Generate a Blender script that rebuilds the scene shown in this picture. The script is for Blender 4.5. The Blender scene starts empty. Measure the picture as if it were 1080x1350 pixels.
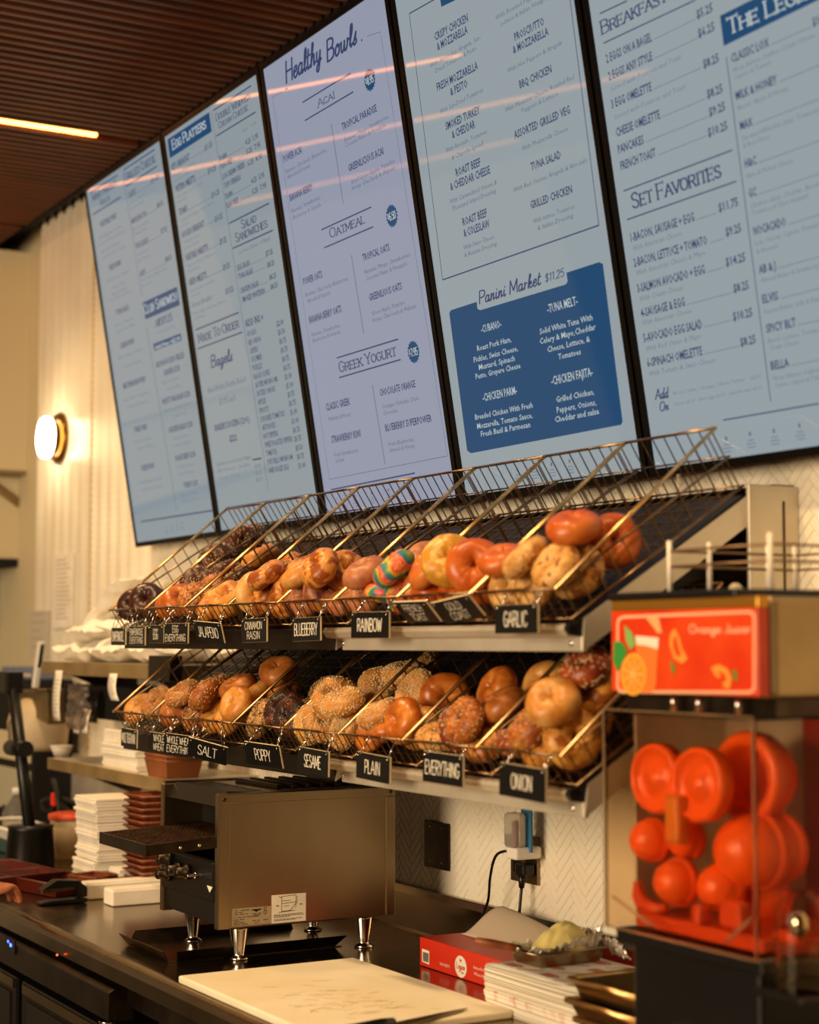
import bpy, bmesh, math, random
from mathutils import Vector, Matrix, Quaternion
random.seed(7)
sc = bpy.context.scene
COL = sc.collection
# ------------------------------------------------------------------ camera
F_PX, YAW, PIT = 2269.483, 0.517449, 0.0762012
CAMP = Vector((0, -2.15, 1.61))
FW = Vector((-math.cos(YAW)*math.cos(PIT), math.sin(YAW)*math.cos(PIT), math.sin(PIT)))
RT = Vector((math.sin(YAW), math.cos(YAW), 0))
UP = RT.cross(FW)
cd = bpy.data.cameras.new('camera'); cam = bpy.data.objects.new('camera', cd); COL.objects.link(cam)
cam.matrix_world = Matrix(((RT.x, UP.x, -FW.x, CAMP.x), (RT.y, UP.y, -FW.y, CAMP.y), (RT.z, UP.z, -FW.z, CAMP.z), (0, 0, 0, 1)))
cd.sensor_fit = 'HORIZONTAL'; cd.sensor_width = 24.0; cd.lens = F_PX*24/1080
cd.clip_start = .05
cd.dof.use_dof = True; cd.dof.focus_distance = 3.95; cd.dof.aperture_fstop = 2.1
sc.camera = cam
# ------------------------------------------------------------------ world, lights, exposure
vs = sc.view_settings
vs.view_transform = 'Standard'; vs.look = 'None'; vs.gamma = 1; vs.exposure = 0.0; vs.use_curve_mapping = False
w = bpy.data.worlds.new('world'); sc.world = w; w.use_nodes = True
w.node_tree.nodes['Background'].inputs[0].default_value = (1.0, .64, .34, 1)
w.node_tree.nodes['Background'].inputs[1].default_value = .24
def lamp(name, typ, loc, target, energy, color, size=.3, size_y=None, spot=None, blend=.6):
    l = bpy.data.lights.new(name, typ); o = bpy.data.objects.new(name, l); COL.objects.link(o)
    o.location = loc
    o.rotation_euler = (Vector(target)-Vector(loc)).to_track_quat('-Z', 'Y').to_euler()
    l.energy = energy; l.color = color
    if typ == 'AREA':
        l.size = size
        if size_y: l.shape = 'RECTANGLE'; l.size_y = size_y
    else: l.shadow_soft_size = size
    if spot: l.spot_size = math.radians(spot); l.spot_blend = blend
    return o
WARM = (1.0, .66, .33); MILD = (1.0, .80, .56)
# unseen area lamp added left of the camera, in place of shop front daylight
lamp('added_key_light', 'AREA', (-2.0, -6.0, 2.3), (-3.4, -.3, 1.4), 330, (1.0, .77, .50), 3.0, 2.0)
# unseen warm spots added under the ceiling to brighten counter, papers and left wall
for i, (x, y, e) in enumerate([(-2.6, -1.25, 88), (-3.9, -1.2, 95), (-5.1, -.95, 92), (-6.3, -.8, 40), (-1.4, -1.3, 66)]):
    lamp('added_ceiling_spot', 'SPOT', (x, y, 3.32), (x-.05, y+.55, 1.2), e, WARM, .08, spot=105, blend=.8)

# ------------------------------------------------------------------ helpers
def wl(o):
    p = Vector((0, 0, 0))
    while o is not None: p += o.location; o = o.parent
    return p
def ray(u, v): return FW + RT*((u-540)/F_PX) - UP*((v-675)/F_PX)
def atX(u, v, x): d = ray(u, v); return CAMP + d*((x-CAMP.x)/d.x)
def atY(u, v, y): d = ray(u, v); return CAMP + d*((y-CAMP.y)/d.y)
def atZ(u, v, z): d = ray(u, v); return CAMP + d*((z-CAMP.z)/d.z)
def tag(o, label=None, cat=None, group=None, kind=None):
    if label: o['label'] = label
    if cat: o['category'] = cat
    if group: o['group'] = group
    if kind: o['kind'] = kind
    return o
def thing(name, label, cat, loc, group=None):
    o = bpy.data.objects.new(name, None); COL.objects.link(o); o.location = loc
    o.empty_display_size = .05
    return tag(o, label, cat, group)
class MB:
    def __init__(s): s.v = []; s.f = []; s.m = []; s.s = []
    def add(s, vs, fs, mi=0, sm=False):
        k = len(s.v); s.v += [tuple(v) for v in vs]
        for f in fs: s.f.append([i+k for i in f]); s.m.append(mi); s.s.append(sm)
        return s
    def box(s, lo, hi, mi=0):
        x0, y0, z0 = lo; x1, y1, z1 = hi
        return s.add([(x0,y0,z0),(x1,y0,z0),(x1,y1,z0),(x0,y1,z0),(x0,y0,z1),(x1,y0,z1),(x1,y1,z1),(x0,y1,z1)],
              [(0,3,2,1),(4,5,6,7),(0,1,5,4),(1,2,6,5),(2,3,7,6),(3,0,4,7)], mi)
    def obox(s, c, sz, M=None, mi=0):
        a, b, d = sz[0]/2, sz[1]/2, sz[2]/2; c = Vector(c)
        P = [Vector(p) for p in ((-a,-b,-d),(a,-b,-d),(a,b,-d),(-a,b,-d),(-a,-b,d),(a,-b,d),(a,b,d),(-a,b,d))]
        if M is not None: P = [M @ p for p in P]
        return s.add([p+c for p in P], [(0,3,2,1),(4,5,6,7),(0,1,5,4),(1,2,6,5),(2,3,7,6),(3,0,4,7)], mi)
    def tube(s, pts, r, n=8, mi=0, closed=False, caps=True):
        pts = [Vector(p) for p in pts]; N = len(pts); R = r if isinstance(r, (list, tuple)) else [r]*N
        vs = []; ref = None
        for i, p in enumerate(pts):
            if closed: t = pts[(i+1) % N]-pts[i-1]
            else: t = pts[min(i+1, N-1)]-pts[max(i-1, 0)]
            t.normalize()
            if ref is None: ref = Vector((0,0,1)) if abs(t.z) < .9 else Vector((1,0,0))
            a = ref - t*ref.dot(t)
            if a.length < 1e-5: a = t.orthogonal()
            a.normalize(); b = t.cross(a); ref = a
            for k in range(n):
                q = 2*math.pi*k/n; vs.append(p+(a*math.cos(q)+b*math.sin(q))*R[i])
        fs = []
        for i in range(N if closed else N-1):
            j = (i+1) % N
            for k in range(n):
                k2 = (k+1) % n; fs.append((i*n+k, i*n+k2, j*n+k2, j*n+k))
        s.add(vs, fs, mi, True)
        if caps and not closed:
            k0 = len(s.v)-N*n
            s.f.append([k0+k for k in range(n)][::-1]); s.m.append(mi); s.s.append(False)
            s.f.append([k0+(N-1)*n+k for k in range(n)]); s.m.append(mi); s.s.append(False)
        return s
    def cyl(s, a, b, r, n=16, mi=0): return s.tube([a, b], r, n, mi)
    def lathe(s, prof, c, n=24, mi=0, M=None, sm=True, sx=1, sy=1):
        c = Vector(c); vs = []
        for r, h in prof:
            for k in range(n):
                q = 2*math.pi*k/n; p = Vector((r*math.cos(q)*sx, r*math.sin(q)*sy, h))
                vs.append((M @ p if M is not None else p)+c)
        fs = [(i*n+k, i*n+(k+1) % n, (i+1)*n+(k+1) % n, (i+1)*n+k) for i in range(len(prof)-1) for k in range(n)]
        s.add(vs, fs, mi, sm)
        k0 = len(s.v)-len(prof)*n
        if prof[0][0] > 1e-6: s.f.append([k0+k for k in range(n)][::-1]); s.m.append(mi); s.s.append(False)
        if prof[-1][0] > 1e-6: s.f.append([k0+(len(prof)-1)*n+k for k in range(n)]); s.m.append(mi); s.s.append(False)
        return s
    def ball(s, c, r, n=20, m=12, mi=0, M=None):
        r = (r, r, r) if not isinstance(r, (list, tuple)) else r
        c = Vector(c); vs = []
        for i in range(m+1):
            a = math.pi*i/m
            for k in range(n):
                q = 2*math.pi*k/n; p = Vector((r[0]*math.sin(a)*math.cos(q), r[1]*math.sin(a)*math.sin(q), -r[2]*math.cos(a)))
                vs.append((M @ p if M is not None else p)+c)
        fs = [(i*n+k, i*n+(k+1) % n, (i+1)*n+(k+1) % n, (i+1)*n+k) for i in range(m) for k in range(n)]
        return s.add(vs, fs, mi, True)
    def prism(s, poly, O, A, B, N, mi=0):
        """2-D polygon (a,b) on origin O, axes A,B, extruded along vector N"""
        O, A, B, N = map(Vector, (O, A, B, N)); n = len(poly)
        v0 = [O+A*a+B*b for a, b in poly]; v1 = [p+N for p in v0]
        return s.add(v0+v1, [list(range(n))[::-1], list(range(n, 2*n))]+[(i, (i+1) % n, n+(i+1) % n, n+i) for i in range(n)], mi)
    def grid(s, fn, nu, nv, mi=0, sm=True):
        vs = [fn(i/nu, j/nv) for j in range(nv+1) for i in range(nu+1)]
        fs = [(j*(nu+1)+i, j*(nu+1)+i+1, (j+1)*(nu+1)+i+1, (j+1)*(nu+1)+i) for j in range(nv) for i in range(nu)]
        return s.add(vs, fs, mi, sm)
    def mesh(s, name, mats, off=Vector((0,0,0)), fix=True):
        me = bpy.data.meshes.new(name)
        me.from_pydata([(v[0]-off.x, v[1]-off.y, v[2]-off.z) for v in s.v], [], s.f)
        for m in (mats if isinstance(mats, (list, tuple)) else [mats]): me.materials.append(m)
        me.polygons.foreach_set('material_index', s.m); me.polygons.foreach_set('use_smooth', s.s)
        if fix:
            bm = bmesh.new(); bm.from_mesh(me); bmesh.ops.recalc_face_normals(bm, faces=bm.faces); bm.to_mesh(me); bm.free()
        me.update(); return me
    def build(s, name, mats, parent=None, bev=0, seg=2, solid=0, fix=True, loc=None):
        off = wl(parent) if parent is not None else (Vector(loc) if loc is not None else Vector((0,0,0)))
        o = bpy.data.objects.new(name, s.mesh(name, mats, off, fix)); COL.objects.link(o)
        if parent is not None: o.parent = parent
        elif loc is not None: o.location = loc
        if solid:
            m = o.modifiers.new('thick', 'SOLIDIFY'); m.thickness = solid; m.offset = 0
        if bev:
            m = o.modifiers.new('bevel', 'BEVEL'); m.width = bev; m.segments = seg; m.limit_method = 'ANGLE'; m.angle_limit = math.radians(40)
            m.harden_normals = False
        return o
def struct(o): o['kind'] = 'structure'; return o
def copy_tree(o, parent=None):
    c = o.copy(); COL.objects.link(c); c.parent = parent
    for ch in list(o.children): copy_tree(ch, c)
    return c
def S(h):
    """sRGB hex -> linear"""
    r = [int(h[i:i+2], 16)/255 for i in (0, 2, 4)]
    return tuple(((c+.055)/1.055)**2.4 if c > .04 else c/12.92 for c in r)+(1,)
# ------------------------------------------------------------------ materials
def mat(name, col, rough=.5, metal=0, spec=.5, alpha=1, trans=0, emit=None, es=0, coat=0, ior=1.45):
    m = bpy.data.materials.new(name); m.use_nodes = True; b = m.node_tree.nodes['Principled BSDF']
    b.inputs['Base Color'].default_value = S(col) if isinstance(col, str) else col
    b.inputs['Roughness'].default_value = rough; b.inputs['Metallic'].default_value = metal
    b.inputs['Specular IOR Level'].default_value = spec; b.inputs['Transmission Weight'].default_value = trans
    b.inputs['IOR'].default_value = ior; b.inputs['Coat Weight'].default_value = coat
    if emit: b.inputs['Emission Color'].default_value = S(emit) if isinstance(emit, str) else emit; b.inputs['Emission Strength'].default_value = es
    return m
def N(m, t, **k):
    n = m.node_tree.nodes.new(t)
    for a, b in k.items(): setattr(n, a, b)
    return n
def noisy(m, c1, c2, scale=8, lo=.35, hi=.65, bump=0, stretch=None, rough=None, detail=4, coord='Object', bscale=None):
    """blend two colours through noise, optional bump; returns m"""
    nt = m.node_tree; b = nt.nodes['Principled BSDF']; L = nt.links.new
    tc = N(m, 'ShaderNodeTexCoord'); mp = N(m, 'ShaderNodeMapping'); L(tc.outputs[coord], mp.inputs[0])
    if stretch: mp.inputs['Scale'].default_value = stretch
    nz = N(m, 'ShaderNodeTexNoise'); nz.inputs['Scale'].default_value = scale; nz.inputs['Detail'].default_value = detail
    L(mp.outputs[0], nz.inputs['Vector'])
    cr = N(m, 'ShaderNodeValToRGB'); cr.color_ramp.elements[0].position = lo; cr.color_ramp.elements[1].position = hi
    cr.color_ramp.elements[0].color = S(c1); cr.color_ramp.elements[1].color = S(c2)
    L(nz.outputs[0], cr.inputs[0]); L(cr.outputs[0], b.inputs['Base Color'])
    if rough:
        mr = N(m, 'ShaderNodeMapRange'); mr.inputs[3].default_value, mr.inputs[4].default_value = rough
        L(nz.outputs[0], mr.inputs[0]); L(mr.outputs[0], b.inputs['Roughness'])
    if bump:
        bp = N(m, 'ShaderNodeBump'); bp.inputs['Strength'].default_value = bump; bp.inputs['Distance'].default_value = .004
        if bscale:
            n2 = N(m, 'ShaderNodeTexNoise'); n2.inputs['Scale'].default_value = bscale; L(mp.outputs[0], n2.inputs['Vector']); L(n2.outputs[0], bp.inputs['Height'])
        else: L(nz.outputs[0], bp.inputs['Height'])
        L(bp.outputs[0], b.inputs['Normal'])
    return m
M = {}
M['tile'] = noisy(mat('glazed_tile', 'efe6d2', .28), 'e9dfc9', 'f3ecdb', 3, bump=.05)
M['grout'] = mat('grout', 'cdb890', .9)
M['black'] = mat('black_plastic', '0b0a0a', .38)
M['matblack'] = mat('matt_black', '0d0c0b', .8)
M['steel'] = noisy(mat('brushed_steel', '9a8769', .3, 1), '917e61', 'a39072', 7, .2, .8, stretch=(1, 1, .25), rough=(.27, .33))
M['steel_top'] = noisy(mat('worktop_steel', '968468', .2, 1), '84735a', 'a08d70', 5, .3, .7, rough=(.12, .28), detail=8)
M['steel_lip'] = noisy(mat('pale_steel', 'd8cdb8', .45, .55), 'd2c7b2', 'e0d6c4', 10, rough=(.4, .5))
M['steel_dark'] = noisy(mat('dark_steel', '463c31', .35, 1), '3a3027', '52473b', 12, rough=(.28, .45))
M['chrome'] = mat('chrome', 'd9d4cc', .12, 1)
M['wire'] = noisy(mat('basket_wire', '8c7050', .3, 1), '7a5f42', '9c7e5a', 30)
M['shelf'] = mat('shelf_dark', '2b2723', .45, .6)
M['rod'] = noisy(mat('basket_rod', 'e0b679', .3, 1), 'd2a566', 'eac48a', 30)
M['paper'] = noisy(mat('white_paper', 'f1e9d8', .8), 'ece3d0', 'f6efe1', 12)
M['paper_edge'] = noisy(mat('paper_edges', 'e4dac6', .85), 'c9bda4', 'f2ead9', 6, stretch=(.3, .3, 40))
M['cream'] = mat('cream_paint', 'd9cba8', .7)
M['greywall'] = mat('grey_paint', 'b9b49c', .7)
M['white'] = mat('white_plastic', 'e9e4da', .4)
M['slat'] = noisy(mat('slat_wood', '5a2a10', .55), '48210d', '663014', 14, stretch=(2, .2, 2))
M['ceilblack'] = mat('ceiling_black', '060505', .9)
M['wood'] = noisy(mat('red_wood', '7b3a1c', .45), '642a12', '8f4a25', 18, stretch=(1, 6, 6))
M['led'] = mat('led_strip', 'ffffff', .5, emit=(1, .30, .05, 1), es=13)
M['lampglow'] = mat('lamp_glow', 'ffffff', .5, emit=(1, .86, .62, 1), es=14)
M['ink'] = mat('menu_ink', '101214', .03, spec=.6, emit='303d62', es=1)
M['inkgrey'] = mat('menu_ink_grey', '101214', .03, spec=.6, emit='5c677c', es=1)
M['inkfaint'] = mat('menu_ink_faint', '101214', .03, spec=.6, emit='6c7788', es=1)
M['bannerblue'] = mat('menu_blue', '101418', .03, spec=.6, emit='1a4b75', es=.85)
M['inkwhite'] = mat('menu_white', '101214', .03, spec=.6, emit='b4bebe', es=.95)
for k, c in enumerate(['869299', '8a959a', '8f95a8', '919ca1', '929da2']):
    M['disp%d' % k] = mat('menu_display', '15181b', .03, spec=.6, emit=c, es=1.0)
M['signwhite'] = mat('sign_white', 'efe6d2', .6)
M['signcore'] = mat('sign_core', 'd8c79f', .5)
# ------------------------------------------------------------------ the setting
CEIL = 3.36
XS = atY(119, 600, 0).x            # seam between the two tiled wall lengths
XE = atY(38.5, 600, 0).x           # free end of the tiled wall
b = MB(); b.box((-9.5, -7, -.1), (1.5, .4, 0)); fl = struct(b.build('floor', noisy(mat('floor_concrete', '5d564c', .4), '544d44', '665f55', 4)))
def herringbone(mb, x0, x1, z0, z1, y, L=.076, W=.019, d=.0015):
    k = 2**-.5; J = int((z1-z0)/(2*W*k))+8
    for m in range(int((x0+8.6)/(2*L*k))-1, int((x1+8.6)/(2*L*k))+2):
        for j in range(-40, J+40):
            for t in (0, 1):
                a0, b0 = j*W+m*L, j*W-m*L
                if t == 0: r = (a0, b0, a0+L, b0+W)
                else: r = (a0+L, b0+W-L, a0+L+W, b0+W)
                def P(a, c): return ((a-c)*k-8.6, (a+c)*k+z0)
                cx, cz = P((r[0]+r[2])/2, (r[1]+r[3])/2)
                if cx < x0 or cx > x1 or cz < z0+.0 or cz > z1-.01: continue
                q = []
                for g, yy in ((.0007, 0), (.0019, -d)):
                    for a, c in ((r[0]+g, r[1]+g), (r[2]-g, r[1]+g), (r[2]-g, r[3]-g), (r[0]+g, r[3]-g)):
                        x, z = P(a, c); q.append((min(max(x, x0), x1), y+yy, z))
                mb.add(q, [(4, 5, 6, 7), (0, 1, 5, 4), (1, 2, 6, 5), (2, 3, 7, 6), (3, 0, 4, 7)], 1)
wb = MB(); wb.box((XS, 0, 0), (1.5, .12, CEIL+.1), 0); herringbone(wb, XS, -1.2, .98, CEIL-.03, 0)
struct(wb.build('wall_back', [M['grout'], M['tile']], fix=False))
wb = MB(); wb.box((XE, .035, 0), (XS, .12, CEIL+.1), 0); herringbone(wb, XE, XS, .6, CEIL+.02, .035)
struct(wb.build('wall_left', [M['grout'], M['tile']], fix=False))
# black band above the untrimmed tile tops
b = MB(); b.box((XS, -.0006, CEIL-.11), (-1.2, 0, CEIL)); b.box((XE, .0342, CEIL-.09), (XS, .035, CEIL+.1)); b.box((XE, -.022, CEIL-.004), (1.5, 0, CEIL+.1)); struct(b.build('trim_1', M['ceilblack']))
# slatted ceiling: slats run out from the wall
b = MB(); b.box((-9.5, -7, CEIL+.07), (1.5, .12, CEIL+.12), 0)
LEDX = [(-5.62, -2.0, -.19), (-7.0, -4.1, -.18), (-8.55, -4.3, -2.3)]
x = -9.45
while x < 1.4:
    if not any(abs(x-l[0]) < .03 for l in LEDX):
        b.box((x-.0115, -7, CEIL), (x+.0115, -.03, CEIL+.07), 1)
    x += .0555
struct(b.build('ceiling', [M['ceilblack'], M['slat']], fix=False))
for i, (lx, y0, y1) in enumerate(LEDX):
    t = thing('strip_light', ['slim orange ceiling strip light between the slats, longest lit streak nearest the screens',
        'slim ceiling strip light between the slats close to the cream bulkhead',
        'slim ceiling strip light over the far end of the room'][i], 'ceiling light', (lx, y0, CEIL), 'slim strip lights set in the slatted ceiling')
    b = MB(); b.box((lx-.016, y0, CEIL+.012), (lx+.016, y1, CEIL+.07)); b.build('channel', M['matblack'], t)
    b = MB(); b.box((lx-.008, y0+.01, CEIL+.001), (lx+.008, y1-.01, CEIL+.012)); b.build('diffuser', M['led'], t)
# far end: cream bulkhead, sloping trim, grey lower wall
XL = -7.42
def zl(v): return atX(20, v, XL).z
b = MB(); b.box((XL-.12, -1.6, zl(621)), (XL, .4, CEIL-.012)); struct(b.build('wall_far', M['cream']))
b = MB(); b.box((XL-.35, -1.6, zl(736)), (XL-.12, .4, CEIL-.012)); struct(b.build('wall_end', M['cream']))
b = MB(); b.box((XL-.5, -1.6, 0), (XL-.36, .4, CEIL-.012)); struct(b.build('wall_side', M['greywall']))
b = MB(); b.box((XL-.125, -1.6, zl(625)), (XL+.006, .4, zl(620))); struct(b.build('trim_2', mat('trim_brown', '8a7a58', .6)))
b = MB(); b.box((XL-.36, -1.6, zl(746)), (XL-.1, .4, zl(735))); struct(b.build('trim_3', M['matblack']))
b = MB(); p0 = atX(0, 645, XL-.11); p1 = atX(38, 673, XL-.11)
d = (p1-p0); b.tube([p0-d*1.5, p0+d*1.6], .018, 6); struct(b.build('trim_4', mat('trim_tan', '8d734a', .6)))
b = MB(); b.box((XL-.5, .125, 0), (XE+.02, .2, CEIL+.1)); struct(b.build('wall_rear', M['cream']))
# round wall light
pc = atY(80, 578, .035); pc.y = .032
t = thing('wall_light', 'round lit wall light with dark brass backplate on the tiled wall', 'wall light', pc)
RX = Matrix.Rotation(math.radians(90), 3, 'X')
b = MB(); b.lathe([(0, 0), (.102, 0), (.104, .008), (.096, .018), (.07, .024), (.0, .024)], pc, 40, M=RX); b.build('backplate', mat('brass', '8a5f22', .3, 1), t)
b = MB(); b.lathe([(0, .024), (.066, .024), (.066, .045), (0, .045)], pc, 32, M=RX); b.build('stem_housing', M['steel_dark'], t)
b = MB(); b.lathe([(0, .045), (.080, .045), (.083, .052), (.083, .066), (.078, .073), (0, .076)], pc, 40, M=RX); b.build('lamp_shade', M['lampglow'], t)
l = lamp('wall_light_bulb', 'POINT', pc+Vector((0, -.16, 0)), pc, 2.6, (1, .70, .36), .1)

# the rest of the room behind and beside the camera
b = MB(); b.box((1.5, -7.1, 0), (1.6, .1, CEIL+.1)); struct(b.build('wall_right', mat('room_brown', '7a5a3c', .7)))
b = MB(); b.box((-12.0, -7.1, 0), (1.6, -7.0, CEIL+.1)); struct(b.build('wall_front', bpy.data.materials['room_brown']))
# ------------------------------------------------------------------ lettering
# built-in sans for small print, own stroke alphabet for headings, scripts and chalk-style signs
G = {  # strokes on a 0..1 (cap height) grid; ~ marks a curve through the points; last number in the key tuple is the advance
'A': ('0,0 .38,1 .76,0|.14,.36 .62,.36', .8), 'B': ('.06,0 .06,1|.06,1 ~.35,1 .58,.88 .55,.62 .32,.53 .06,.53|.06,.53 ~.4,.53 .66,.4 .62,.1 .35,0 .06,0', .74),
'C': ('~.66,.8 .5,.97 .3,1 .1,.8 .04,.5 .1,.2 .3,0 .52,.03 .67,.2', .74), 'D': ('.06,0 .06,1|.06,1 ~.4,.98 .64,.8 .7,.5 .64,.2 .4,.02 .06,0', .78),
'E': ('.06,0 .06,1|.06,1 .6,1|.06,.52 .48,.52|.06,0 .62,0', .68), 'F': ('.06,0 .06,1|.06,1 .6,1|.06,.52 .48,.52', .64),
'G': ('~.66,.8 .5,.97 .3,1 .1,.8 .04,.5 .1,.2 .3,0 .52,.03 .68,.2|.68,.2 .68,.46 .42,.46', .78), 'H': ('.06,0 .06,1|.68,0 .68,1|.06,.52 .68,.52', .78),
'I': ('.14,0 .14,1', .3), 'J': ('.4,1 .4,.2|~.4,.2 .32,.02 .16,0 .04,.14', .5), 'K': ('.06,0 .06,1|.6,1 .06,.42|.24,.6 .66,0', .72),
'L': ('.06,1 .06,0|.06,0 .56,0', .62), 'M': ('.04,0 .08,1 .44,.2 .8,1 .84,0', .92), 'N': ('.06,0 .06,1|.06,1 .64,0|.64,0 .64,1', .76),
'O': ('~.4,1 .14,.86 .04,.5 .14,.14 .4,0 .66,.14 .76,.5 .66,.86 .4,1', .84), 'P': ('.06,0 .06,1|.06,1 ~.4,1 .62,.88 .62,.6 .4,.47 .06,.47', .68),
'Q': ('~.4,1 .14,.86 .04,.5 .14,.14 .4,0 .66,.14 .76,.5 .66,.86 .4,1|.46,.24 .78,-.1', .84), 'R': ('.06,0 .06,1|.06,1 ~.4,1 .6,.88 .6,.62 .4,.5 .06,.5|.34,.5 .68,0', .74),
'S': ('~.56,.82 .42,.98 .22,.98 .07,.8 .14,.6 .42,.46 .58,.26 .48,.04 .26,-.01 .04,.18', .66), 'T': ('.34,0 .34,1|.02,1 .66,1', .68),
'U': ('.06,1 .06,.28|~.06,.28 .16,.05 .36,0 .56,.05 .66,.28|.66,.28 .66,1', .76), 'V': ('0,1 .36,0 .72,1', .74), 'W': ('0,1 .24,0 .48,.85 .72,0 .96,1', .98),
'X': ('.04,0 .66,1|.04,1 .66,0', .72), 'Y': ('.02,1 .34,.48 .66,1|.34,.48 .34,0', .7), 'Z': ('.06,1 .6,1 .04,0 .62,0', .68),
'0': ('~.3,1 .1,.84 .04,.5 .1,.16 .3,0 .5,.16 .56,.5 .5,.84 .3,1', .62), '1': ('.1,.8 .26,1 .26,0', .42), '2': ('~.06,.76 .2,.97 .42,.96 .52,.74 .4,.46 .04,0|.04,0 .56,0', .62),
'4': ('.42,0 .42,1 .02,.3 .58,.3', .62), '5': ('.5,1 .12,1 .08,.56|~.08,.56 .34,.62 .52,.42 .48,.12 .26,0 .05,.12', .6), '6': ('~.48,.9 .3,1 .1,.74 .04,.35 .14,.06 .34,0 .52,.16 .5,.44 .3,.56 .06,.4', .6),
'7': ('.04,1 .54,1 .2,0', .58), '8': ('~.3,1 .1,.88 .12,.62 .46,.42 .54,.18 .4,.02 .2,.02 .06,.18 .12,.42 .46,.62 .5,.86 .3,1', .6), '9': ('~.54,.6 .3,.44 .08,.56 .1,.84 .28,1 .48,.92 .55,.64 .46,.24 .16,0', .6),
'$': ('~.5,.8 .36,.92 .18,.9 .07,.75 .14,.58 .4,.46 .52,.28 .44,.1 .24,.06 .04,.2|.28,1.08 .28,-.1', .62), '.': ('.08,0 .12,.04', .24), '-': ('.06,.45 .34,.45', .42), '&': ('~.7,0 .2,.66 .22,.94 .4,.96 .44,.76 .1,.4 .06,.12 .26,-.02 .5,.1 .66,.42', .78), '+': ('.06,.45 .5,.45|.28,.2 .28,.7', .56),
# lower-case brush script
'a': ('~.42,.42 .26,.5 .08,.36 .06,.1 .2,.0 .36,.16 .44,.46|~.44,.46 .38,.1 .46,0 .58,.12', .56), 'd': ('~.4,.42 .24,.5 .08,.36 .06,.1 .2,.0 .36,.16|~.5,1 .42,.4 .38,.08 .46,0 .58,.12', .58), 'e': ('~.06,.22 .3,.3 .38,.42 .28,.52 .1,.4 .06,.16 .18,0 .34,.04 .46,.18', .46),
'g': ('~.42,.42 .26,.5 .08,.36 .06,.1 .2,.0 .36,.16 .44,.46|~.44,.46 .38,-.1 .26,-.38 .08,-.36 .14,-.14 .54,.1', .56), 'h': ('~.06,0 .2,.6 .3,.96 .2,.98 .12,.5 .06,0|~.06,.1 .22,.44 .36,.48 .36,.2 .36,.02 .52,.12', .54), 'i': ('~.1,.48 .06,.12 .14,0 .26,.12|.14,.68 .16,.72', .26), 'k': ('~.06,0 .2,.6 .3,.96 .2,.98 .12,.5 .06,0|~.1,.22 .34,.46 .36,.3 .14,.22 .34,0 .5,.12', .5),
'l': ('~.04,.12 .26,.7 .26,.98 .14,.9 .08,.3 .14,0 .3,.12', .28), 'n': ('~.06,.46 .1,.46 .06,0|~.06,.06 .22,.42 .36,.48 .36,.2 .36,.02 .52,.12', .54), 'o': ('~.24,.5 .08,.36 .06,.1 .2,0 .38,.12 .4,.38 .26,.5 .3,.4 .52,.42', .5), 'r': ('~.06,.46 .12,.44 .08,0|~.08,.1 .18,.42 .36,.44', .38), 's': ('~.06,.06 .3,.52 .24,.3 .34,.1 .18,-.02 .04,.08', .4),
't': ('~.2,.86 .08,.3 .12,.02 .24,.02 .34,.12|.02,.56 .36,.6', .34), 'u': ('~.06,.48 .06,.1 .2,0 .38,.14|~.4,.48 .38,.1 .46,0 .56,.12', .54), 'c': ('~.38,.4 .26,.5 .08,.36 .06,.1 .2,0 .4,.12', .44), 'w': ('~.06,.48 .06,.1 .16,0 .3,.14 .36,.46|~.36,.46 .36,.1 .46,0 .6,.16 .64,.48|~.64,.48 .7,.4 .8,.42', .76), 'y': ('~.08,.48 .06,.16 .16,.04 .32,.16 .42,.48|~.42,.48 .34,-.1 .22,-.38 .06,-.34 .14,-.12 .54,.1', .54), ' ': ('', .36), "'": ('.1,1 .1,.8', .2), '/': ('0,0 .4,1', .44), ',': ('.1,.05 .06,-.1', .22)}
def strokes(ch):
    s, adv = G.get(ch, G.get(ch.upper(), ('', .4))); out = []
    for st in s.split('|'):
        if not st: continue
        cur = '~' in st; pts = [tuple(map(float, p.split(','))) for p in st.replace('~', '').split()]
        if cur:
            q = []
            for i in range(len(pts)-1):
                p0, p1, p2, p3 = pts[max(i-1, 0)], pts[i], pts[i+1], pts[min(i+2, len(pts)-1)]
                for k in range(4):
                    t = k/4
                    q.append(tuple(.5*(2*p1[a]+(p2[a]-p0[a])*t+(2*p0[a]-5*p1[a]+4*p2[a]-p3[a])*t*t+(3*p1[a]-p0[a]-3*p2[a]+p3[a])*t**3) for a in (0, 1)))
            pts = q+[pts[-1]]
        out.append((pts, cur))
    return out, adv
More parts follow.
